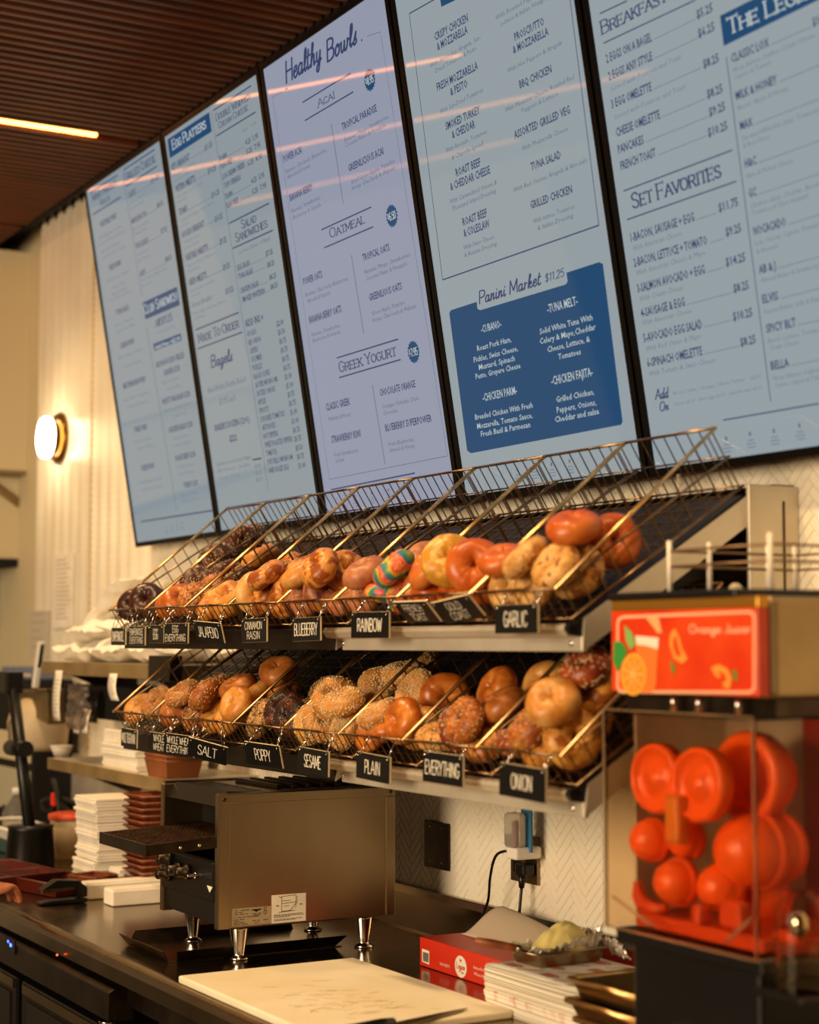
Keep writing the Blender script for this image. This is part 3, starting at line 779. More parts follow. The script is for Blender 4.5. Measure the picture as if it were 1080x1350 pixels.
# ------------------------------------------------------------------ bagel racks
SL = Vector((0, .843, .538)); SN = Vector((0, -.538, .843))      # along and out of the sloping shelf
UPF = Vector((0, -.493, 1.652)); LOF = Vector((0, -.487, 1.377))  # basket floor front edge, upper and lower
XR, XM, XLF = -2.362, -3.262, -4.535                              # right end, joint, left end
def shelf(up, right):
    F = UPF if up else LOF
    x0, x1 = (XM, XR) if right else (XLF, XM-.004)
    tier = 'upper' if up else 'lower'
    lab = ('pale steel sloping shelf carrying the three %s baskets on the right' % tier) if right else ('dark steel sloping shelf carrying the five %s baskets on the left' % tier)
    t = thing('sloping_shelf', lab, 'shelf', (x0*.5+x1*.5, -.2, F.z-.06))
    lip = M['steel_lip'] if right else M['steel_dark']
    b = MB(); O = F-SN*.012
    b.prism([(0, -.004), (.43, -.004), (.43, 0), (0, 0)], (x0, O.y, O.z), SL, SN, (x1-x0, 0, 0)); b.build('shelf_panel', M['shelf'], t)
    b = MB(); y = -.474; zt, zb = F.z-.012, F.z-.056
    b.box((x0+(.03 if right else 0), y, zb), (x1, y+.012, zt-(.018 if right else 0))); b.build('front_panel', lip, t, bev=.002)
    b = MB()
    if right:
        b.prism([(y+.012, zt-.022), (y-.018, zt-.018), (y-.026, zt-.006), (y-.022, zt+.003), (y+.012, zt+.004)], (x0-.012, 0, 0), (0, 1, 0), (0, 0, 1), (x1-x0-.004, 0, 0))
        b.build('rolled_lip', lip, t, bev=.003)
        b = MB(); b.prism([(y+.010, zt-.019), (y-.020, zt-.016), (y-.028, zt-.005), (y-.023, zt+.004), (y+.010, zt+.005)], (x1-.016, 0, 0), (0, 1, 0), (0, 0, 1), (.014, 0, 0)); b.build('end_plug', M['black'], t, bev=.002)
        for sx_ in (x0+.035, x1-.03):
            b = MB(); b.lathe([(0, 0), (.006, 0), (.0055, .002), (0, .003)], (sx_, y, zb+.014), 12, M=RX); b.build('screw', M['chrome'], t)
    else:
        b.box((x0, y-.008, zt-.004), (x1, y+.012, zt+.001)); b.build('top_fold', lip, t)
    for xs, nm in ((x0-(.0 if right else .003), 'side_rail'), (x1-.001, 'side_rail')):
        b = MB(); G = Vector((xs, y, zb)); q = F+SL*.462
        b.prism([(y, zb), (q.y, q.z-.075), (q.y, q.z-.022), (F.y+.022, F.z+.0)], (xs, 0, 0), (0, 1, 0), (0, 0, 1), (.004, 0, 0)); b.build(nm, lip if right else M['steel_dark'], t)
    b = MB()
    if up: b.box((x0, -.012, 1.62), (x1, -.001, 1.896)); b.box((x0, -.05, 1.893), (x1, -.001, 1.896))
    else: b.box((x0, -.012, 1.36), (x1, -.001, 1.615))
    b.build('back_flange', M['steel_dark'], t)
    for xx in (x0+.08, x1-.08):
        q = F+SL*.43; b = MB(); b.prism([(-.011, q.z-.11), (-.011, q.z-.02), (q.y, q.z-.02), (F.y+.10, F.z+.020), (F.y+.10, F.z+.0)], (xx-.01, 0, 0), (0, 1, 0), (0, 0, 1), (.020, 0, 0))
        b.build('bracket', M['shelf'], t)
    return t
for up in (True, False):
    for right in (False, True): shelf(up, right)
t = thing('wall_post', 'upright steel post on the tiled wall at the right end of the racks', 'post', (XR, -.05, 1.02))
b = MB(); b.box((XR+.003, -.118, 1.02), (XR+.012, -.001, 1.893)); b.build('face_plate', M['steel_lip'], t, bev=.002)
b = MB(); b.box((XR+.012, -.040, 1.02), (XR+.0135, -.036, 1.865)); b.build('slotted_edge', M['steel_dark'], t)
b = MB(); b.box((XR-.03, -.03, 1.02), (XR+.003, -.001, 1.893)); b.build('channel', M['steel_dark'], t)
# wire baskets: local origin at the middle of the floor's front edge
BW, BLN, BF, BB = .2640, .445, .058, .118
def topn(s): return BF+(BB-BF)*s/BLN
def bp(x, s, n): return Vector((x, 0, 0))+SL*s+SN*n
def make_basket():
    r = thing('wire_basket', None, 'basket', (0, 0, 0)); h = BW/2
    for sg in (-1, 1):
        b = MB(); b.tube([bp(sg*h, -.004, BF), bp(sg*h, BLN, BB)], .0036, 8); b.build('side_rail', M['rod'], r)
        b = MB(); b.tube([bp(sg*h, .055, BF), bp(sg*h, BLN, .060)], .0024, 6); b.tube([bp(sg*h, -.004, 0), bp(sg*h, BLN, 0)], .0026, 6)
        for i in range(12):
            s = .012+i*.0372; b.tube([bp(sg*h, s, -.002), bp(sg*h, s, topn(s))], .0014, 5, caps=False)
        b.build('side_wires', M['wire'], r)
    b = MB(); b.tube([bp(-h, 0, BF), bp(h, 0, BF)], .0026, 6); b.tube([bp(-h, 0, 0), bp(h, 0, 0)], .002, 6)
    for i in range(9): x = -h+.012+i*.030; b.tube([bp(x, 0, -.001), bp(x, 0, BF)], .0013, 5, caps=False)
    b.build('front_wires', M['wire'], r)
    b = MB(); b.tube([bp(-h, BLN, BB), bp(h, BLN, BB)], .0028, 6); b.tube([bp(-h, BLN, .060), bp(h, BLN, .060)], .0018, 6); b.tube([bp(-h, BLN, 0), bp(h, BLN, 0)], .002, 6)
    for i in range(8): x = -h+.014+i*.0337; b.tube([bp(x, BLN, -.001), bp(x, BLN, BB)], .0014, 5, caps=False)
    b.build('back_wires', M['wire'], r)
    b = MB()
    for i in range(8): x = -h+.014+i*.0337; b.tube([bp(x, 0, -.002), bp(x, BLN, -.002)], .0013, 5, caps=False)
    for i in range(10): s = .03+i*.042; b.tube([bp(-h, s, 0), bp(h, s, 0)], .0013, 5, caps=False)
    b.build('floor_wires', M['wire'], r)
    return r
proto = make_basket(); first = True
BASK = {}
UPN = ['with the two pumpernickel signs at the left end', 'with the egg signs', 'with the jalapeno sign', 'with the cinnamon raisin sign', 'with the blueberry sign', 'with the rainbow sign', 'with the tipped french toast sign', 'with the garlic sign']
LON = ['with the multigrain sign at the left end', 'with the whole wheat signs', 'with the twisted salt sign', 'with the poppy sign', 'with the sesame sign', 'with the plain sign', 'with the everything sign', 'with the onion sign']
for up, F, names, x0 in ((True, UPF, UPN, -4.52), (False, LOF, LON, -4.495)):
    for k in range(8):
        o = proto if first else copy_tree(proto); first = False
        st = .27 if up else .2672
        o.location = Vector((x0+st*(k+.5), F.y, F.z)); BASK[(up, k)] = o.location.copy()
        tag(o, 'wire bagel basket on the %s rack %s' % ('upper' if up else 'lower', names[k]), 'basket', 'wire baskets on the %s rack' % ('upper' if up else 'lower'))
# signs hanging from the front wires by rings
def sign(lines, u, v, wpx, label, yaw=0, roll=0, tilt=0, w=.132, h=.047, two=None):
    """lettered card centred on the ray (u,v) a little in front of the basket fronts"""
    c = atY(u, v, -.537); t = thing('basket_sign', label, 'sign', c, 'black name signs hanging along the racks')
    R = Matrix.Rotation(math.radians(yaw), 3, 'Z') @ Matrix.Rotation(math.radians(roll), 3, 'Y') @ Matrix.Rotation(math.radians(tilt), 3, 'X')
    b = MB(); b.obox(c, (w, .0042, h), R); b.build('card', M['signcore'], t, bev=.0012)
    b = MB(); b.obox(c+R @ Vector((0, -.0026, 0)), (w-.001, .001, h-.001), R); b.build('black_face', M['black'], t)
    A, B, n = R @ Vector((1, 0, 0)), R @ Vector((0, 0, 1)), R @ Vector((0, -.0036, 0))
    b = MB(); L = lines.split('/'); hh = (.025 if len(L) == 1 else .0170)
    for i, s in enumerate(L):
        ww = min(w*.86, len(s)*.0122*(1 if len(L) == 1 else .95)) ; y0 = -hh/2 if len(L) == 1 else (.0024 if i == 0 else -.0024-hh)
        stroke_text(b, s, c+n-A*ww/2+B*y0, A, B, hh, ww, .085, 1)
    b.build('lettering', M['signwhite'], t, fix=False)
    b = MB()
    for sg in (-1, 1):
        p = c+R @ Vector((sg*(w/2-.008), -.0035, h/2-.006)); b.ball(p, .0022, 8, 6)
    b.build('eyelets', M['chrome'], t)
    for sg in (-1, 1):
        if tilt > 30 or abs(yaw) > 50: 
            if sg < 0: continue
        p = c+R @ Vector((sg*(w/2-.012), 0, h/2-.004)); top = Vector((p.x, -.515, max(p.z+.02, (1.702 if c.z > 1.55 else 1.428)+.003)))
        mid = (p+top)/2; rr = (top-p).length/2+.001; d = (top-p).normalized(); e = Vector((.85, -.5, 0)).normalized()
        b = MB(); b.tube([mid+d*(rr*math.cos(q))+e*(rr*.85*math.sin(q)) for q in [2*math.pi*j/20 for j in range(20)]], .0011, 5, closed=True); b.build('ring', M['chrome'], t)
    return t
sign('PUMPERNICKEL', 157, 839, 0, 'black sign lettered PUMPERNICKEL at the left end of the upper rack', -2, 0, 0, .118)
sign('PUMPERNICKEL/EVERYTHING', 181.5, 838.5, 0, 'black sign lettered PUMPERNICKEL EVERYTHING', -2, 0, 0, .126, .05)
sign('EGG', 207, 836, 0, 'black sign lettered only EGG', -2, 0, 0, .112, .046)
sign('EGG/EVERYTHING', 233, 835, 0, 'black sign lettered EGG EVERYTHING', 4, 0, 0, .132, .050)
sign('JALAPENO', 276, 833, 0, 'slightly tipped black sign lettered JALAPENO', 6, 3, 16, .134, .05)
sign('CINNAMON/RAISIN', 336, 831, 0, 'black sign lettered CINNAMON RAISIN', 0, -1, 0, .134, .054)
sign('BLUEBERRY', 405, 829.5, 0, 'black sign lettered BLUEBERRY', 0, -1, 0, .132, .050)
sign('RAINBOW', 489, 824, 0, 'black sign lettered RAINBOW', 6, 0, 0, .132, .052)
sign('FRENCH/TOAST', 550, 806, 0, 'black sign lettered FRENCH TOAST, tipped back under the golden bagel', 0, 0, 42, .125, .052)
sign('GOLD/COAST', 604, 803, 0, 'tipped back black two line sign between the FRENCH TOAST and GARLIC signs', 2, -6, 42, .125, .052)
sign('GARLIC', 682, 816, 0, 'black sign lettered GARLIC', 0, 0, 0, .132, .050)
sign('MULTIGRAIN', 171, 973, 0, 'black sign lettered MULTIGRAIN at the left end of the lower rack', 0, 1, 0, .114, .048)
sign('WHOLE/WHEAT', 211, 979, 0, 'black sign lettered WHOLE WHEAT only', 6, 2, 0, .118, .048)
sign('WHOLE WHEAT/EVERYTHING', 237.5, 982.5, 0, 'black sign lettered WHOLE WHEAT EVERYTHING', 10, 2, 0, .130, .052)
sign('SALT', 274, 990, 0, 'twisted sign lettered SALT, turned almost edge on', 48, 14, 26, .100, .05)
sign('POPPY', 348, 995, 0, 'slightly tipped black sign lettered POPPY', 10, 2, 14, .135, .052)
sign('SESAME', 414, 1004, 0, 'black sign lettered SESAME', 2, 2, 0, .132, .052)
sign('PLAIN', 493, 1012, 0, 'black sign lettered PLAIN', 1, 2, 0, .132, .052)
sign('EVERYTHING', 585, 1013.5, 0, 'black sign lettered EVERYTHING alone, between PLAIN and ONION', 2, 1, 0, .134, .056)
sign('ONION', 690, 1031.5, 0, 'black sign lettered ONION', 2, 2, 0, .134, .056)
# ------------------------------------------------------------------ bagels
def bread(name, c1, c2, c3, rough=.42, scale=26, swirl=None, spots=None, bump=.25):
    """crust: colour by height on the bagel (belt paler or darker) broken up with noise"""
    m = mat(name, c1, rough, spec=.45); nt = m.node_tree; b = nt.nodes['Principled BSDF']; L = nt.links.new
    tc = N(m, 'ShaderNodeTexCoord'); oi = N(m, 'ShaderNodeObjectInfo')
    sp = N(m, 'ShaderNodeVectorMath', operation='ADD'); L(tc.outputs['Object'], sp.inputs[0]); L(oi.outputs['Random'], sp.inputs[1])
    nz = N(m, 'ShaderNodeTexNoise'); nz.inputs['Scale'].default_value = scale; nz.inputs['Detail'].default_value = 5; nz.inputs['Roughness'].default_value = .6
    L(sp.outputs[0], nz.inputs['Vector'])
    if swirl:
        wv = N(m, 'ShaderNodeTexWave'); wv.inputs['Scale'].default_value = swirl; wv.inputs['Distortion'].default_value = 6; wv.inputs['Detail'].default_value = 2; wv.inputs['Detail Scale'].default_value = 8
        L(sp.outputs[0], wv.inputs['Vector'])
        mx0 = N(m, 'ShaderNodeMath', operation='MULTIPLY_ADD'); L(wv.outputs['Fac'], mx0.inputs[0]); mx0.inputs[1].default_value = .55; L(nz.outputs[0], mx0.inputs[2])
        sb = N(m, 'ShaderNodeMath', operation='SUBTRACT'); L(mx0.outputs[0], sb.inputs[0]); sb.inputs[1].default_value = .27; fac = sb.outputs[0]
    else: fac = nz.outputs[0]
    cr = N(m, 'ShaderNodeValToRGB'); e = cr.color_ramp.elements; e[0].position = .32; e[1].position = .68; e[0].color = S(c1); e[1].color = S(c3)
    x = e.new(.5); x.color = S(c2)
    for x in e: x.color = (x.color[0]*.86, x.color[1]*.74, x.color[2]*.62, 1); L(fac, cr.inputs[0]); out = cr.outputs[0]
    if spots:
        col, sc_, thr = spots
        vo = N(m, 'ShaderNodeTexNoise'); vo.inputs['Scale'].default_value = sc_; vo.inputs['Detail'].default_value = 1; L(sp.outputs[0], vo.inputs['Vector'])
        st = N(m, 'ShaderNodeMapRange'); st.inputs[1].default_value = thr; st.inputs[2].default_value = thr+.06; L(vo.outputs[0], st.inputs[0])
        mx = N(m, 'ShaderNodeMix', data_type='RGBA'); L(st.outputs[0], mx.inputs[0]); L(out, mx.inputs[6]); mx.inputs[7].default_value = S(col); out = mx.outputs[2]
    L(out, b.inputs['Base Color'])
    bp = N(m, 'ShaderNodeBump'); bp.inputs['Strength'].default_value = bump; bp.inputs['Distance'].default_value = .004; L(nz.outputs[0], bp.inputs['Height']); L(bp.outputs[0], b.inputs['Normal'])
    return m
def rainbow_mat():
    m = mat('rainbow_crust', 'c0402a', .5); nt = m.node_tree; b = nt.nodes['Principled BSDF']; L = nt.links.new
    tc = N(m, 'ShaderNodeTexCoord'); oi = N(m, 'ShaderNodeObjectInfo'); sp = N(m, 'ShaderNodeVectorMath', operation='ADD'); L(tc.outputs['Object'], sp.inputs[0]); L(oi.outputs['Random'], sp.inputs[1])
    wv = N(m, 'ShaderNodeTexWave'); wv.inputs['Scale'].default_value = 9; wv.inputs['Distortion'].default_value = 5; wv.inputs['Detail Scale'].default_value = 3; L(sp.outputs[0], wv.inputs['Vector']); wv.wave_profile = 'SAW'
    cr = N(m, 'ShaderNodeValToRGB'); cr.color_ramp.interpolation = 'EASE'; e = cr.color_ramp.elements
    cols = ['c8452c', 'd9763a', 'c9a83c', '5f8a35', '1f7f7a', '2a6a86', 'd04a52', 'e08a4a']
    e[0].color = S(cols[0]); e[1].color = S(cols[-1])
    for i in range(1, 7): x = e.new(i/7); x.color = S(cols[i])
    L(wv.outputs['Fac'], cr.inputs[0]); L(cr.outputs[0], b.inputs['Base Color']); return m
seedm = {'sesame': noisy(mat('sesame_seed', 'e8cf9a', .5), 'dcbd80', 'f2dfb4', 300), 'poppy': mat('poppy_seed', '1c1d22', .4), 'greyseed': mat('pale_poppy_seed', 'b9a98a', .5), 'brown': mat('onion_flake', '8a4f1c', .6), 'oat': mat('oat_flake', 'dcb981', .7), 'salt': mat('coarse_salt', 'f0e6d2', .3)}
KIND = {  # crust material, topping [(seed material, count, size)]
'pumpernickel': (bread('pumpernickel_crust', '2c140b', '3d1d0f', '52291a', .35), []),
'pumpernickel_everything': (bread('dark_crust', '34180c', '4a2312', '602f18'), [('sesame', 260, .0026), ('poppy', 90, .0016), ('brown', 60, .003)]),
'egg': (bread('egg_crust', '9c4d17', 'b9651f', 'd28a38', .33), []),
'everything': (bread('everything_crust', '8f4a1a', 'b36a28', 'd3954a'), [('sesame', 220, .0026), ('poppy', 160, .0017), ('brown', 110, .0032)]),
'everything_light': (bread('everything_light_crust', 'c08338', 'd8a45a', 'e8c383'), [('sesame', 220, .0028), ('brown', 110, .0036), ('poppy', 60, .0017)]),
'everything_red': (bread('red_crust', '6e2a10', '8a3a16', 'a85224', .35), [('sesame', 170, .0033), ('oat', 50, .004)]),
'tan': (bread('tan_crust', 'b8742c', 'd3984a', 'e4b872', .35), []),
'pale': (bread('pale_crust', 'c99247', 'e0b46c', 'efd097', .38), []),
'jalapeno': (bread('jalapeno_crust', 'b06a24', 'd0923f', 'e6bd75', .4, spots=('8a4a1a', 40, .62)), []),
'cinnamon': (bread('cinnamon_crust', '99521d', 'bd7530', 'd99c52', .36, swirl=6), []),
'pinkish': (bread('blush_crust', 'a0613f', 'b97a55', 'cf9670', .4), []),
'blueberry': (bread('blueberry_crust', '8c4d2c', 'a8693f', 'c48a58', .4, spots=('5c2f38', 34, .6)), []),
'rainbow': (rainbow_mat(), []),
'french': (bread('french_toast_crust', 'b04c18', 'c66420', 'd8863c', .32, scale=12), []),
'golden': (bread('golden_crust', 'cf9a34', 'e6b248', 'f2cc74', .34, scale=14, swirl=5), []),
'garlic': (bread('garlic_crust', 'a56a28', 'dcae62', 'f0d295', .45, spots=('8a4c18', 46, .58)), [('oat', 60, .0032)]),
'multigrain': (bread('multigrain_crust', '94592a', 'b47a40', 'cd9a5e'), [('oat', 190, .0036), ('sesame', 80, .0026)]),
'wheat': (bread('wheat_crust', '8f4f20', 'ad6a30', 'c68747', .35), []),
'wheat_everything': (bread('wheat_dark_crust', '834619', 'a2602a', 'bd7f43'), [('oat', 110, .0036), ('sesame', 130, .0027), ('poppy', 80, .0017)]),
'poppy': (bread('poppy_crust', '9a6a32', 'b98a4c', 'd0a868'), [('poppy', 480, .0021), ('greyseed', 260, .0021)]),
'poppy_dark': (bread('dark_poppy_crust', '2c1c18', '40241a', '8a4420'), [('poppy', 560, .0022), ('greyseed', 60, .002)]),
'sesame': (bread('sesame_crust', 'b0722e', 'cc954c', 'dcae68'), [('sesame', 620, .0031)]),
'plain': (bread('plain_crust', 'a2501a', 'c47128', 'de9a4a', .28), []),
'onion': (bread('onion_crust', 'b56f25', 'd79a3f', 'e9bb66', .36, spots=('94501a', 30, .58)), [('brown', 70, .0036)]),
}
def bagel_shape(seed, R=.0262, r=.0258, zs=.9):
    rg = random.Random(seed); ph = [rg.uniform(0, 6.28) for _ in range(8)]; am = [rg.uniform(.5, 1) for _ in range(8)]
    nu, nv = 44, 18
    def fn(a, c):
        rr = r*(1+.05*am[0]*math.sin(2*a+ph[0])+.05*am[1]*math.sin(3*a+ph[1])+.02*am[2]*math.sin(7*a+ph[2]+2*c)+.015*math.sin(3*c+ph[3]+2*a))
        RR = R*(1+.04*am[4]*math.sin(2*a+ph[4]))
        cr_ = .0022*max(0, math.sin(c))**2*math.exp(-((math.sin((a-ph[5])/2))/.10)**2)+.0016*max(0, math.sin(c))**2*math.exp(-((math.sin((a-ph[6])/2))/.07)**2)
        x = RR+rr*math.cos(c); z = rr*zs*math.sin(c)*(1.06 if c < math.pi else .92)-cr_*1.5
        return Vector((x*math.cos(a), x*math.sin(a), z))
    return fn, nu, nv
SHAPES = [bagel_shape(i, R, r, z) for i, (R, r, z) in enumerate([(.0262, .0258, .9), (.0245, .0272, .94), (.0275, .0245, .88)])]
def bagel_mesh(si, m):
    fn, nu, nv = SHAPES[si]; b = MB()
    vs = [fn(2*math.pi*i/nu, 2*math.pi*j/nv) for i in range(nu) for j in range(nv)]
    fs = [(i*nv+j, ((i+1) % nu)*nv+j, ((i+1) % nu)*nv+(j+1) % nv, i*nv+(j+1) % nv) for i in range(nu) for j in range(nv)]
    b.add(vs, fs, 0, True); return b.mesh('bagel', m)
def seed_mesh(si, tops, rg):
    fn, nu, nv = SHAPES[si]; b = MB()
    for mi, (sm, cnt, size) in enumerate(tops):
        for _ in range(int(cnt*2.2)):
            a = rg.uniform(0, 2*math.pi); c = rg.uniform(0, 2*math.pi)
            if rg.random() > .7+.3*math.cos(c): continue
            if math.sin(c) < -.75 and rg.random() < .5: continue
            p = fn(a, c); t1 = (fn(a+.02, c)-p).normalized(); t2 = (fn(a, c+.02)-p).normalized(); n = t1.cross(t2).normalized()
            q = rg.uniform(0, 6.28); e1 = t1*math.cos(q)+t2*math.sin(q); e2 = n.cross(e1); s = size*rg.uniform(.8, 1.2)*.85
            w = s*(.62 if sm in ('sesame', 'oat', 'brown') else 1); hgt = s*(.62 if sm in ('oat', 'brown', 'sesame') else .9)
            b.add([p+e1*s, p+e2*w, p-e1*s, p-e2*w, p+n*hgt, p-n*hgt*.3], [(0, 1, 4), (1, 2, 4), (2, 3, 4), (3, 0, 4), (1, 0, 5), (2, 1, 5), (3, 2, 5), (0, 3, 5)], mi, True)
    return b.mesh('seed_topping', [seedm[t[0]] for t in tops], fix=False)
ADJ = {'pumpernickel': 'dark brown seedless', 'pumpernickel_everything': 'dark brown seeded', 'egg': 'orange brown shiny', 'everything': 'brown seed covered', 'everything_light': 'pale crumbly seeded', 'everything_red': 'red brown seeded',
 'tan': 'smooth tan', 'pale': 'pale yellow smooth', 'jalapeno': 'tan speckled', 'cinnamon': 'amber swirled', 'pinkish': 'pinkish brown', 'blueberry': 'berry stained brown', 'rainbow': 'rainbow striped', 'french': 'orange red', 'golden': 'big golden swirled',
 'garlic': 'pale garlic flecked', 'multigrain': 'oat flecked', 'wheat': 'smooth brown wheat', 'wheat_everything': 'brown oat topped', 'poppy': 'grey poppy seeded', 'poppy_dark': 'near black poppy seeded', 'sesame': 'sesame covered', 'plain': 'glossy orange brown', 'onion': 'golden onion flecked'}
ORD = ['nearest the front'] + [w_+' from front' for w_ in 'second third fourth fifth sixth seventh eighth ninth tenth'.split()]
BSK = {'U': ['pumpernickel', 'egg', 'jalapeno', 'cinnamon raisin', 'blueberry', 'rainbow', 'french toast', 'garlic'], 'L': ['multigrain', 'whole wheat', 'salt', 'poppy', 'sesame', 'plain', 'everything', 'onion']}
